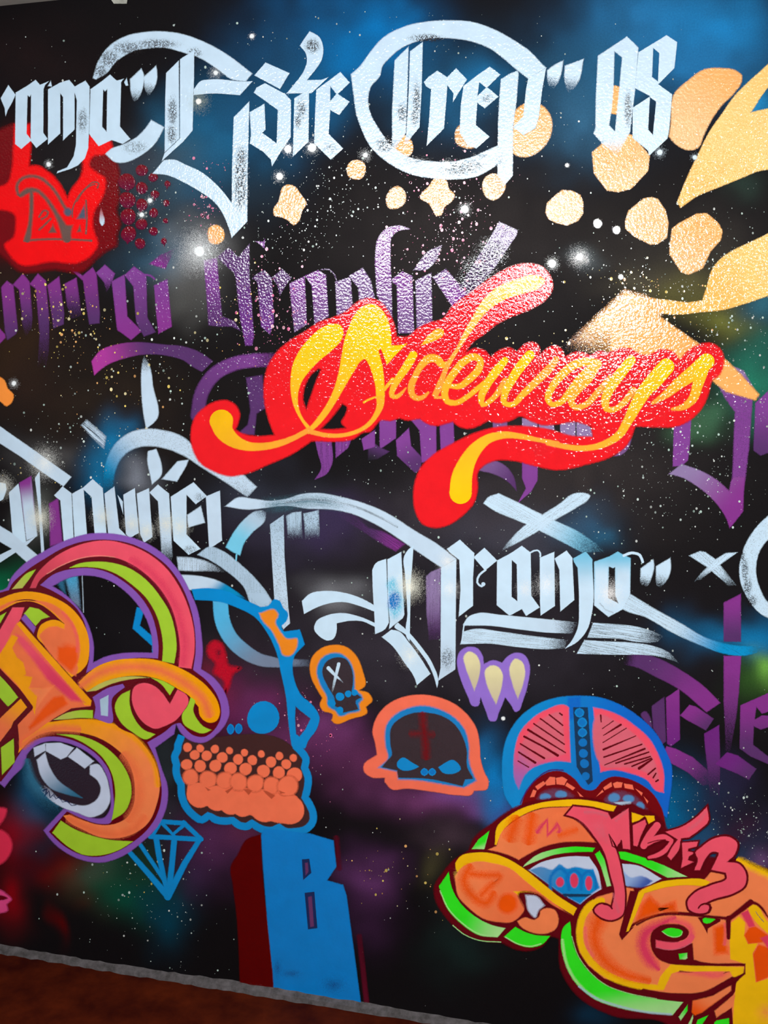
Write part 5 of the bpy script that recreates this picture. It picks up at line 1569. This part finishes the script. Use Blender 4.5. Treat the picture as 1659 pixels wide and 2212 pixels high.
D7 = r'''
# ================= orange piece, lower right
T painted_piece | orange, amber and bright green wildstyle graffiti piece with a blue eye, lower right corner | graffiti piece | wildstyle pieces
@ 930 1700 400
P dark_outline
s DL soft=5 :: 30,900 100,780 200,660 340,570! 380,470 540,330 750,185 900,130 1100,98 1300,93 1500,113 1655,160 1805,145! 2065,290 2150,420 2400,600 2755,640! 3100,760! 3100,2260! 2300,2260 2090,2110 1635,2050 1310,1865 1168,1640 1150,1360! 1090,1340 1000,1430 880,1470 760,1455 640,1395! 500,1385 300,1315 130,1160 40,1000
P amber_rim
s AM2 soft=2 :: 575,515! 600,350 700,260 800,200 950,150 1150,118 1350,113 1520,138 1665,172! 1640,217! 1500,205 1350,180 1150,175 980,190 830,250 720,320 655,390 590,522!
P orange_brow
s OG2 g=OG:600,400:1300,300 soft=3 :: 515,562! 590,530! 640,400 740,310 850,245 1000,195 1200,180 1285,173! 1213,250! 1330,320 1420,420 1482,497! 1350,490 1150,500 1000,540 880,600 790,652! 700,610 600,580
b OR w=100 soft=34 a=0.9 :: 765,300 715,450
b OR w=88 soft=34 a=0.9 :: 910,270 880,480
b OR w=50 soft=26 a=0.7 :: 1160,430 1300,385
b PK4 w=40 sm=0 soft=12 :: 960,400 1045,295 1050,430 1140,330 1150,395
e OG2 a=0.6 :: 1150,260,160,70
P green_tip
f G2 g=GL:450,500:470,555 soft=2 :: 370,556 430,470 527,392 482,557
P green_lid
s G2 g=GL:1300,560:900,690 soft=2 :: 848,690! 950,610 1100,560 1280,535 1472,545! 1452,580! 1280,585 1100,610 960,660 828,716!
P eye | white eye with blue drips and pink ovals
s W4 soft=2 :: 878,745! 980,680 1120,640 1280,620 1420,625! 1500,750 1532,915! 1440,970 1340,1052! 1180,960 1000,830
s BLU g=BGY:1200,850:950,770 soft=4 :: 885,742! 1000,715 1090,740 1160,690 1220,730 1300,715 1400,735 1462,735! 1525,900! 1440,960 1340,1050! 1180,960 1000,830
f TE soft=3 :: 1180,955 1450,960 1400,985 1200,985
b BL2 w=26 soft=8 :: 1075,920,20 1080,800 1160,730 1235,800 1240,920,20
b BL2 w=22 soft=8 :: 1240,920,16 1225,790 1290,745 1350,800 1350,920,16
b BL2 w=22 soft=8 :: 1350,920,16 1355,810 1415,755 1475,820 1480,910,16
o PK4 soft=4 :: 1160,852,36,42 1287,838,36,64 1418,862,30,64
f W4 soft=3 a=0.5 :: 1460,735 1480,730 1535,905 1510,900
P green_lid
f G2 g=GL:1500,600:1590,860 soft=2 :: 1473,602 1515,572 1560,650 1618,885 1580,892 1530,720
P orange_nose | bulging orange nose with an amber edge
s AM2 soft=2 :: 222,690 270,620 400,588 540,593 700,648 850,740 1000,860 1150,980 1312,1085! 1280,1152! 1150,1072 1000,1000! 300,850 240,765
s OG2 g=OG:300,750:900,1000 soft=3 :: 215,800! 240,762! 300,705 420,667 550,682 700,722 850,842 1000,962 1150,1072 1275,1150! 1150,1090 1000,1000 900,945 740,935! 820,1000 845,1080 800,1160 720,1212 620,1212 480,1182 350,1090 250,980
b OR w=70 soft=20 a=0.9 :: 350,720 300,830 370,970 500,1040 560,960
b OR w=54 soft=20 a=0.85 :: 330,775 480,790 620,800 540,880 460,960
o OR soft=10 :: 690,1045,88
e YC a=0.5 :: 225,780,30,70
P white_highlight
s DL soft=6 :: 790,950 900,940 1010,985 1060,1060 990,1110 960,1180 890,1190 850,1100
s W4 soft=5 :: 850,968! 950,980 1022,1060! 965,1110 940,1170 890,1130
P orange_curl
s OG2 soft=3 :: 778,1202! 850,1168 930,1190 975,1160 985,1110 1040,1085 1110,1100 1147,1180 1122,1270 1040,1312 900,1300 800,1240
P green_edge
s G2 g=GL:300,1150:640,1290 soft=2 :: 75,890! 163,762! 190,900 260,1030 400,1160 560,1240 672,1265! 600,1347! 440,1330 280,1230 150,1090
b GL w=10 soft=4 :: 85,930 160,1090 290,1225 440,1318 590,1338
P green_edge
s G2 soft=2 :: 658,1342! 760,1253! 850,1300 960,1330 1072,1335! 1000,1410 900,1437 780,1412
b GL w=10 soft=4 :: 670,1345 780,1405 900,1428 990,1405
b GL w=8 soft=3 :: 200,1240 300,1320 420,1370 630,1390
P orange_bowl | large orange letter body with amber rim and pink shading
@ 1259 1700 400
f OG2 soft=3 :: -62,1305 -40,1180 30,1060 130,985 270,945 280,1000 380,900 450,910 470,960 560,900 720,850 900,830 1090,830 1150,760 1300,740 1390,645 1470,690 1720,800 1720,2200 1200,2200 1340,1800 1450,1670 1440,1640 1300,1720 1130,1830 970,1850 780,1850 580,1825 400,1780 193,1715 50,1600 -30,1480
b AM2 w=56 soft=12 :: 1400,660 1520,720 1720,810
@ 1199 1952 260
b AM2 soft=4 :: 640,-40,100 500,20,110 395,150,100 342,350,95 357,560,95 440,730,100 580,880,100 780,1010,100 1000,1095,96 1250,1145,90 1420,1155,70
b OR soft=26 a=0.9 :: 600,230,190 540,420,150 580,620,150 720,820,150 930,960,120 1290,1060,80
b PK2 soft=16 a=0.5 w=40 :: 420,330 440,560 520,720
P pink_swirl
b PK4 soft=18 :: 1640,200,70 1450,290,110 1250,420,150 1215,560,150 1260,700,160 1350,830,130 1420,900,60
@ 1399 1952 260
b PK2 w=80 soft=24 a=0.8 :: 330,240 480,270 590,350 600,450
P spiral_eye | dark spiral with green glints and a pink tongue
s DL soft=3 :: 40,560 60,390 180,300 350,280 500,310 572,390 545,470 430,522! 620,550! 637,770! 700,790 1340,822! 1342,860! 900,865 300,830 150,765 70,665
s PK5 soft=3 :: 112,500! 250,525 400,530 520,490 590,400! 648,440 600,540 480,600 330,640 200,625 112,605!
b PKL w=12 soft=4 :: 120,600 220,628 340,634 480,605 600,540
s G2 soft=2 :: 193,385! 260,345 400,345 482,380 472,430 350,467 270,440
b GL w=10 soft=4 :: 200,385 270,435 350,460 465,428 478,385
f G2 g=GL:480,700:540,760 soft=2 :: 428,692 545,678 548,750 520,770 440,768
P leaf_gap | dark gap with a green leaf
f DL soft=2 :: 690,190 880,170 1010,215 1000,245 830,345 825,415 770,310
s G2 soft=2 :: 758,215! 810,178 880,180 932,215! 860,267 770,262
P amber_column | amber vertical letter at the right edge with orange and pink chips
f AM2 soft=3 :: 1150,262 1260,172 1345,260 1335,430 1380,552 1520,540 1450,680 1490,1080 1750,1010 1750,1760 1160,1760 1215,1100 1340,960 1345,830 1140,765 1130,500
f OR2 soft=4 :: 1400,330 1480,310 1750,500 1510,542 1390,552 1332,440
f OR2 soft=4 :: 1530,562 1659,605 1750,640 1750,990 1659,1015 1500,1082 1455,700
f PK4 soft=4 :: 1285,130 1385,88 1482,310 1400,332
f PK4 soft=4 :: 1555,475 1659,435 1750,440 1750,640 1659,615
s AM2 soft=3 :: 1380,55! 1450,12 1530,38 1590,150 1659,250 1750,330! 1750,500! 1659,415 1500,262 1420,150
b BN w=10 soft=3 a=0.7 :: 1490,110 1530,170 1600,250
e OG2 a=0.7 :: 1640,1500,220,200
P amber_bar
s AM2 soft=3 :: 118,1192! 180,1000 320,838! 600,855 900,862 1330,872! 1320,960! 1210,1032 1130,935! 700,938 400,942 330,965! 220,1192!
s PK5 soft=10 a=0.6 :: 400,945! 1120,945! 1000,1020 700,990
f OR soft=12 :: 915,330 1040,290 1075,300 1050,560 1095,600 1100,680 930,692
b PK5 w=40 soft=16 a=0.7 :: 1070,280 1080,460 1060,560
P inner_outline | dark lines inside the letters
b DL sm=0 soft=3 :: 1420,-20,80 1280,90,70 1120,210,60
b DL sm=0 soft=3 :: 1112,200,70 1115,470,50
b DL soft=3 :: 1110,205,40 960,190,40 830,180,40 690,160,40 500,140,46 250,140,40 0,210,26 -150,290,26
b DL soft=3 :: 1400,-20,50 1500,0,36 1580,70,34 1640,160,20 1700,240,14
b DL soft=3 :: -60,1195,46 200,1250,60 480,1275,70 680,1280,80 860,1220,80 1050,1110,60 1200,1040,50 1340,965,20
b DL sm=0 soft=2 :: 1340,830,14 1340,970,14
s DL soft=2 :: 590,1250! 640,1320! 600,1500! 650,1540! 750,1500! 1150,1200! 1150,1120! 1220,1080! 1205,1210! 1170,1270! 920,1480! 950,1570! 1160,1430! 1180,1720! 380,1720! 480,1350!
b DL sm=0 soft=3 w=60 :: 380,1540 480,1380
P orange_chip
f OG2 g=OR:800,1250:640,1520 soft=3 :: 620,1340 900,1270 1120,1140 1152,1130 1150,1200 1120,1230 750,1500 650,1542 608,1500
P orange_chip
f OG2 soft=3 :: 920,1480 1170,1272 1200,1270 1180,1350 1140,1442 950,1570
P green_chip
f G2 g=GL:500,1450:450,1600 soft=2 :: 428,1560 550,1395 548,1480 455,1612
P green_chip
f GL soft=2 :: 530,1720 622,1535 630,1560 590,1720
P green_chip
f G2 soft=2 :: 650,1720 690,1600 832,1540 760,1650 730,1720
P green_chip
f G2 soft=2 :: 915,1720 920,1640 950,1610 1122,1578 1125,1720
P green_sweep | long bright green crescent under the bowl
@ 1199 1952 260
s G2 g=GL:900,1150:960,1560 soft=2 :: 205,245! 215,300 225,450 300,700 450,920 700,1125 1000,1235 1400,1315 1766,1358! 1620,1537! 1300,1510 900,1440 500,1290 250,1050 130,800 80,500 120,320
b GL w=34 soft=24 a=0.9 :: 100,500 150,800 270,1040 510,1270 900,1420 1300,1490 1600,1520
b W3 w=26 soft=16 a=0.9 :: 330,1140,10 520,1280,26 900,1420,40 1300,1500,30 1600,1525,14
b GL w=12 soft=6 a=0.8 :: 230,450 310,700 460,920 700,1120 1000,1232 1400,1312
P dark_line | dark wedge between bowl and brow
@ 1259 1700 400
f DL soft=2 :: 425,930 515,935 395,1270 455,1255 350,1372 325,1320
b DL w=22 soft=2 :: 370,1315 470,1220 620,1160 800,1132 1000,1142
f AM2 soft=2 :: 500,940 562,930 412,1290 388,1297
s AM2 soft=2 :: 510,930! 700,850 900,825 1090,830 1142,850! 1100,890! 900,880 700,910 555,952!
f OR soft=14 :: 530,1060 600,985 700,1080 820,1035 832,1110 700,1110 490,1192
P eye_corner | white and blue corner of the eye
s W4 soft=2 :: 348,688! 480,700 705,822! 560,890 370,882!
s BGV g=BLV:450,780:560,880 soft=4 :: 355,745! 430,812 520,795 625,842! 560,890 370,886!
P green_lid
f G2 g=GL:650,700:900,800 soft=2 :: 313,580 380,580 560,638 740,708 935,803 760,812 520,692 328,642
P amber_chip
f AM2 soft=2 :: 438,228 552,262 500,300 440,320
f AM2 soft=2 :: 555,255 640,258 645,300 590,330

T painted_word | pink cartoon tag Mister with dark red outlines, on top of the orange piece | lettering
P letter | letter M with a long curled tail
s PK5 soft=2 o=DL:16 :: -150,250! -85,173! 100,195 225,230! 255,290! 410,190! 425,560! 355,550! 345,480! 305,532! 235,420! 310,600 355,800 377,1000 350,1150 260,1192 170,1172 103,1100 150,1053 225,1063 258,1088! 285,950 250,800 180,560 100,440 0,320 -70,275
b DL w=14 :: 262,1090 240,1060 190,1050
b DL w=12 sm=0 :: 235,425 265,530 300,545
b DL w=12 sm=0 :: 345,480 352,545
f PK5 soft=14 g=PKL:100,250:150,400 a=0.5 :: -60,260 200,260 230,500 150,450
P letter
@ 1280 1720 660.4
f PK5 soft=2 o=DL:8 :: 218,158 285,126 292,152 262,215 243,272 222,268
@ 1259 1700 400
P letter
@ 1280 1720 660.4
b DL soft=2 :: 350,160,58 312,210,58 278,268,54
b DL soft=2 :: 280,262,50 340,232,50 400,224,46 428,240,40 404,284,42 352,320,40 306,332,34
b PK5 soft=2 :: 350,160,40 312,210,42 278,268,38
b PK5 soft=2 :: 280,262,34 340,232,34 400,224,30 428,240,24 404,284,26 352,320,24 306,332,16
b DL w=5 soft=2 :: 300,255 350,240 395,236
@ 1259 1700 400
P letter
s PK5 soft=2 o=DL:16 :: 740,402! 900,350 1030,260 1112,178! 1122,310 1050,380 950,452! 880,460! 860,560 790,655! 758,620! 800,540 850,470!
P letter
f PK5 soft=2 o=DL:14 :: 888,500 1032,488 1020,532 945,552 940,575 1002,590 950,622 940,655 992,672 880,725 895,640
P highlight | lighter pink brush mark
b PKL w=30 soft=16 a=0.8 :: 20,225 140,232 215,262
P highlight | lighter pink brush mark
b PKL w=26 soft=14 a=0.7 :: 300,300 345,250 395,215
P highlight | lighter pink brush mark
b PKL w=30 soft=16 a=0.7 :: 950,380 1040,310 1100,225
P highlight | lighter pink brush mark
b PKL w=24 soft=14 a=0.6 :: 275,960 300,1060 320,1120
P letter | letter R with a curled foot
s PK5 soft=2 o=DL:18 :: 1000,745! 1030,640 1008,590 1060,540 1180,460 1310,448 1382,500 1362,600 1290,672! 1400,690 1462,780 1452,880 1350,952 1180,1002 1050,1062! 1130,1062 1122,1112 1060,1132 950,1092 938,1030 1000,950 1150,880 1290,810 1280,768! 1150,742! 1200,640 1218,590 1160,580 1100,640 1050,745!
b DL w=14 :: 1035,1085 1060,1055 1110,1045 1150,1080 1130,1125
'''

def dots_thing(name, label, cat, group, x, y, rx, ry, c, soft=2.0):
    R.flush()
    R.thing = (name, label, cat, group, None)
    R.parts = [(None, None, Coat(), None)]
    fill(R.coat(), [disc_pts(x, y, rx, ry, int(x))], colour(c), soft)
    R.flush()

def halftone():
    cols = [[(1135, 385, 75), (1140, 548, 72), (1148, 697, 70), (1152, 852, 68)],
            [(1270, 282, 52), (1270, 440, 52), (1270, 590, 52), (1268, 765, 50), (1255, 938, 46)],
            [(1372, 345, 40), (1388, 497, 36), (1376, 663, 40), (1375, 828, 38)],
            [(1500, 403, 27), (1490, 575, 28), (1483, 735, 22), (1467, 916, 26)]]
    size = ['largest', 'medium', 'small', 'tiny']
    order = ['topmost', 'second from top', 'third from top', 'fourth from top', 'lowest']
    k = 400 / 1659
    for i, cl in enumerate(cols):
        for j, (x, y, r) in enumerate(cl):
            o = 'lowest' if j == len(cl) - 1 else order[j]
            lab = 'halftone dot of the %s column beside the crown emblem, %s' % (size[i], o)
            R.flush()
            R.thing = ('painted_dot', lab.strip(), 'dot', 'dark red halftone dots', None)
            R.parts = [(None, None, Coat(), None)]
            P = disc_pts(x * k, 300 + y * k, r * k, r * k, int(x + y), 0.04)
            if (i + j) % 3 == 0:                 # paint sagged a little before it dried
                a = np.argmax(P[:, 1]); P[a, 1] += 5
            fill(R.coat(), [P], lin((124, 2, 22)), 3.0, grad=(lin((104, 4, 50)), (x * k, 300 + y * k - r * k), (x * k, 300 + y * k + r * k)))
            R.flush()

def splatter(label, clusters, cols, seed, smin, smax):
    """fine specks flicked from a brush: too many to count"""
    rs = np.random.RandomState(seed)
    R.flush()
    ct = Coat()
    XY, F, RGB, A = [], [], [], []
    n = 0
    for (cx, cy, sx, sy, cnt) in clusters:
        for _ in range(cnt):
            x = cx + sx * rs.randn(); y = cy + sy * rs.randn()
            if not (-40 < x < 1700 and 20 < y < 2230): continue
            if y > 2035 + 0.162 * x: continue
            s = smin + (smax - smin) * rs.rand() ** 5
            c = lin(cols[rs.randint(len(cols))]) * (0.35 + 0.65 * rs.rand())
            m = 6 if s < 2 else 9
            th = np.arange(m) * 2 * math.pi / m + rs.rand()
            e = 1 + 0.3 * rs.rand()
            p = np.stack([x + s * np.cos(th), y + s * e * np.sin(th)], 1)
            XY.append(p); F.append(tuple(range(n + m - 1, n - 1, -1))); n += m
            RGB.append(np.tile(c, (m, 1)))
    xy = np.vstack(XY)
    ct.add(xy, F, np.vstack(RGB), np.ones(len(xy)), 0.0, 0.0, xy.copy())
    V = np.vstack(ct.V)
    loc = V.mean(0)
    o = mesh_obj('paint_splatter', V - loc, F, M_PAINT, None, Vector(loc), np.vstack(ct.C), np.vstack(ct.X), np.vstack(ct.U))
    set_props(o, label, 'paint splatter', None, 'stuff')

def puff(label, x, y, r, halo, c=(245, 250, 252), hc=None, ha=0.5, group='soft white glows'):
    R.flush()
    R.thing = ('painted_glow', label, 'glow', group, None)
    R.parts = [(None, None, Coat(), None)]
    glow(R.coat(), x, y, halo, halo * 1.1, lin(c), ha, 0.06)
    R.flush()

def star(label, x, y, r, halo, c=(245, 250, 252), hc=None, ha=0.5, group='white painted stars'):
    R.flush()
    R.thing = ('painted_star', label, 'star', group, None)
    R.parts = [(None, None, Coat(), None)]
    if halo:
        glow(R.coat(), x, y, halo, halo, lin(hc or c), ha)
    fill(R.coat(), [disc_pts(x, y, r, r * 1.05, int(x))], lin(c), min(2.5, r))
    R.flush()

R.run(D1)
R.flush()
halo_cols = [(235, 240, 235), (210, 225, 220), (190, 215, 205)]
splatter('fine white and grey-green specks scattered over the whole black wall like stars',
         [(830, 1000, 520, 560, 1500), (1400, 620, 110, 60, 170), (1480, 960, 90, 90, 260), (1580, 560, 60, 80, 140), (1590, 750, 60, 70, 150), (1420, 1080, 120, 90, 160), (1350, 1480, 40, 90, 50),
          (1620, 1790, 60, 60, 220), (1450, 1720, 40, 60, 60), (720, 400, 70, 70, 260), (640, 500, 50, 40, 90), (560, 120, 120, 60, 40), (340, 1960, 90, 80, 150), (260, 1800, 60, 60, 20), (180, 960, 60, 100, 160), (130, 230, 90, 100, 60),
          (330, 470, 60, 60, 110), (1180, 270, 40, 60, 40), (400, 770, 60, 90, 90), (860, 1030, 30, 60, 30), (1300, 1330, 60, 60, 20), (940, 60, 80, 60, 40)],
         halo_cols, 3, 0.6, 2.6)
splatter('pink specks flicked across the purple word and under the white ring',
         [(985, 480, 45, 70, 210), (940, 560, 60, 40, 90), (590, 650, 40, 60, 120), (440, 450, 22, 40, 90), (465, 360, 14, 8, 14), (600, 720, 40, 30, 60), (950, 400, 60, 25, 50), (1010, 345, 40, 18, 24), (700, 1580, 40, 60, 40), (640, 1560, 40, 40, 40)],
         [(250, 150, 190), (240, 110, 160), (255, 190, 210)], 8, 0.7, 3.6)
splatter('yellow and orange specks flicked across the purple letters at the left and beside the bright peak',
         [(100, 660, 45, 45, 90), (160, 710, 40, 40, 90), (260, 840, 60, 60, 90), (520, 690, 40, 50, 50), (1380, 615, 60, 20, 80), (1480, 720, 50, 40, 60), (1230, 760, 40, 30, 30), (810, 1880, 36, 44, 26), (900, 1890, 50, 60, 24), (300, 1900, 40, 20, 14), (1040, 740, 60, 12, 20), (50, 1000, 30, 30, 10)],
         [(255, 225, 120), (255, 190, 120), (250, 235, 180)], 12, 0.7, 3.4)
R.run(D2)
R.flush()
halftone()
R.run(D3)
R.run(D4)
R.run(D5)
R.run(D6)
R.run(D7)
R.flush()
star('large glowing white star left of the purple capital, under the small orange dot', 431, 543, 11, 66, ha=.85)
star('white star under the pointed foot of the letter in the top centre word', 622, 322, 8, 22)
star('white star just right of that word\'s narrow stem, beside the last letter\'s foot', 674, 319, 9, 24)
star('white star above the wavy orange shape', 604, 381, 7, 20)
star('faint white star left of the ring, above the round orange dot', 789, 335, 5, 20)
star('white star in the gap between the two arms of the big capital', 466, 157, 5, 22)
star('white star high up left of the curled stroke, on dark blue', 544, 78, 5, 12)
star('tight cluster of white specks beside the big capital\'s stem', 429, 219, 6, 36, (250, 250, 245), (190, 200, 180))
star('round white star below the white ring, right of the four-pointed orange star', 1004, 452, 8, 22)
star('white star right of the script\'s tall flame-like stem', 1193, 569, 8, 22)
star('upper left one of two round white dots between the pale rocks', 1291, 483, 9, 13)
star('lower right one of two round white dots between the pale rocks', 1332, 497, 8, 13)
star('white star with a grey smear above the bright peak', 1252, 555, 7, 36, ha=.35)
star('cream star above the bright peak, in the yellow specks', 1341, 598, 5, 8)
star('small white star left of the hanging orange rock', 1225, 357, 4, 8)
star('hazy blue-white star right of the hanging orange rock', 1425, 329, 6, 20, (205, 225, 240))
star('hazy blue-white star at the edge of the orange flame, below the tall orange rock', 1501, 340, 5, 14, (205, 225, 240))
star('white star between red halftone dots, the upper one', 324, 433, 5, 14)
star('white star between red halftone dots, the lower one', 306, 464, 5, 14)
star('hazy star by the orange shape at the left edge', 30, 828, 5, 16)
star('small white star in the notch above the crown emblem', 105, 355, 5, 14)
star('pale star at the round white arc\'s bottom, inside the ring', 966, 356, 7, 18)
star('small white star below the purple fangs, left of the helmet face', 1087, 1552, 4, 6)
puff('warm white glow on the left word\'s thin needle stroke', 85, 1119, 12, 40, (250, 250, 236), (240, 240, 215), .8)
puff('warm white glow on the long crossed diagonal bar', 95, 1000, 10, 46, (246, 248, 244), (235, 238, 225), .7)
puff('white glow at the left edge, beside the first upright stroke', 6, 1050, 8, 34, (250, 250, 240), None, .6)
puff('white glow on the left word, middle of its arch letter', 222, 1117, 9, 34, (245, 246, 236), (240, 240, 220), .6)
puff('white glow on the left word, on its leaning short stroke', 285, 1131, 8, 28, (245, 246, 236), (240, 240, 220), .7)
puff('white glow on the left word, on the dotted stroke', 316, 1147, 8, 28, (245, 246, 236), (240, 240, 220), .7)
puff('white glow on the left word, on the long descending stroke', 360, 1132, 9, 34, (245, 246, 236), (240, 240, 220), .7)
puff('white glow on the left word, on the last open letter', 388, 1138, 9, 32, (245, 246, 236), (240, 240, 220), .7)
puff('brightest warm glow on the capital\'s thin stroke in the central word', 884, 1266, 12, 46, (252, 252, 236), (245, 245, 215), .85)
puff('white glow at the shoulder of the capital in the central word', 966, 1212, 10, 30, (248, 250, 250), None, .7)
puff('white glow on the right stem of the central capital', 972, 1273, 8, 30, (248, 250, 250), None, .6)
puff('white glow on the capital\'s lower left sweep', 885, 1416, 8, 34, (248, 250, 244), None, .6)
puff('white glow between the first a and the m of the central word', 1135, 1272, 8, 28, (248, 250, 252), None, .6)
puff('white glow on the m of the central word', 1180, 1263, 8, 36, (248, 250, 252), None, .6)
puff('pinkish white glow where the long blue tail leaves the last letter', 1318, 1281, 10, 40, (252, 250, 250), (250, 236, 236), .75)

def hide_free():
    bpy.context.view_layer.update()
hide_free()
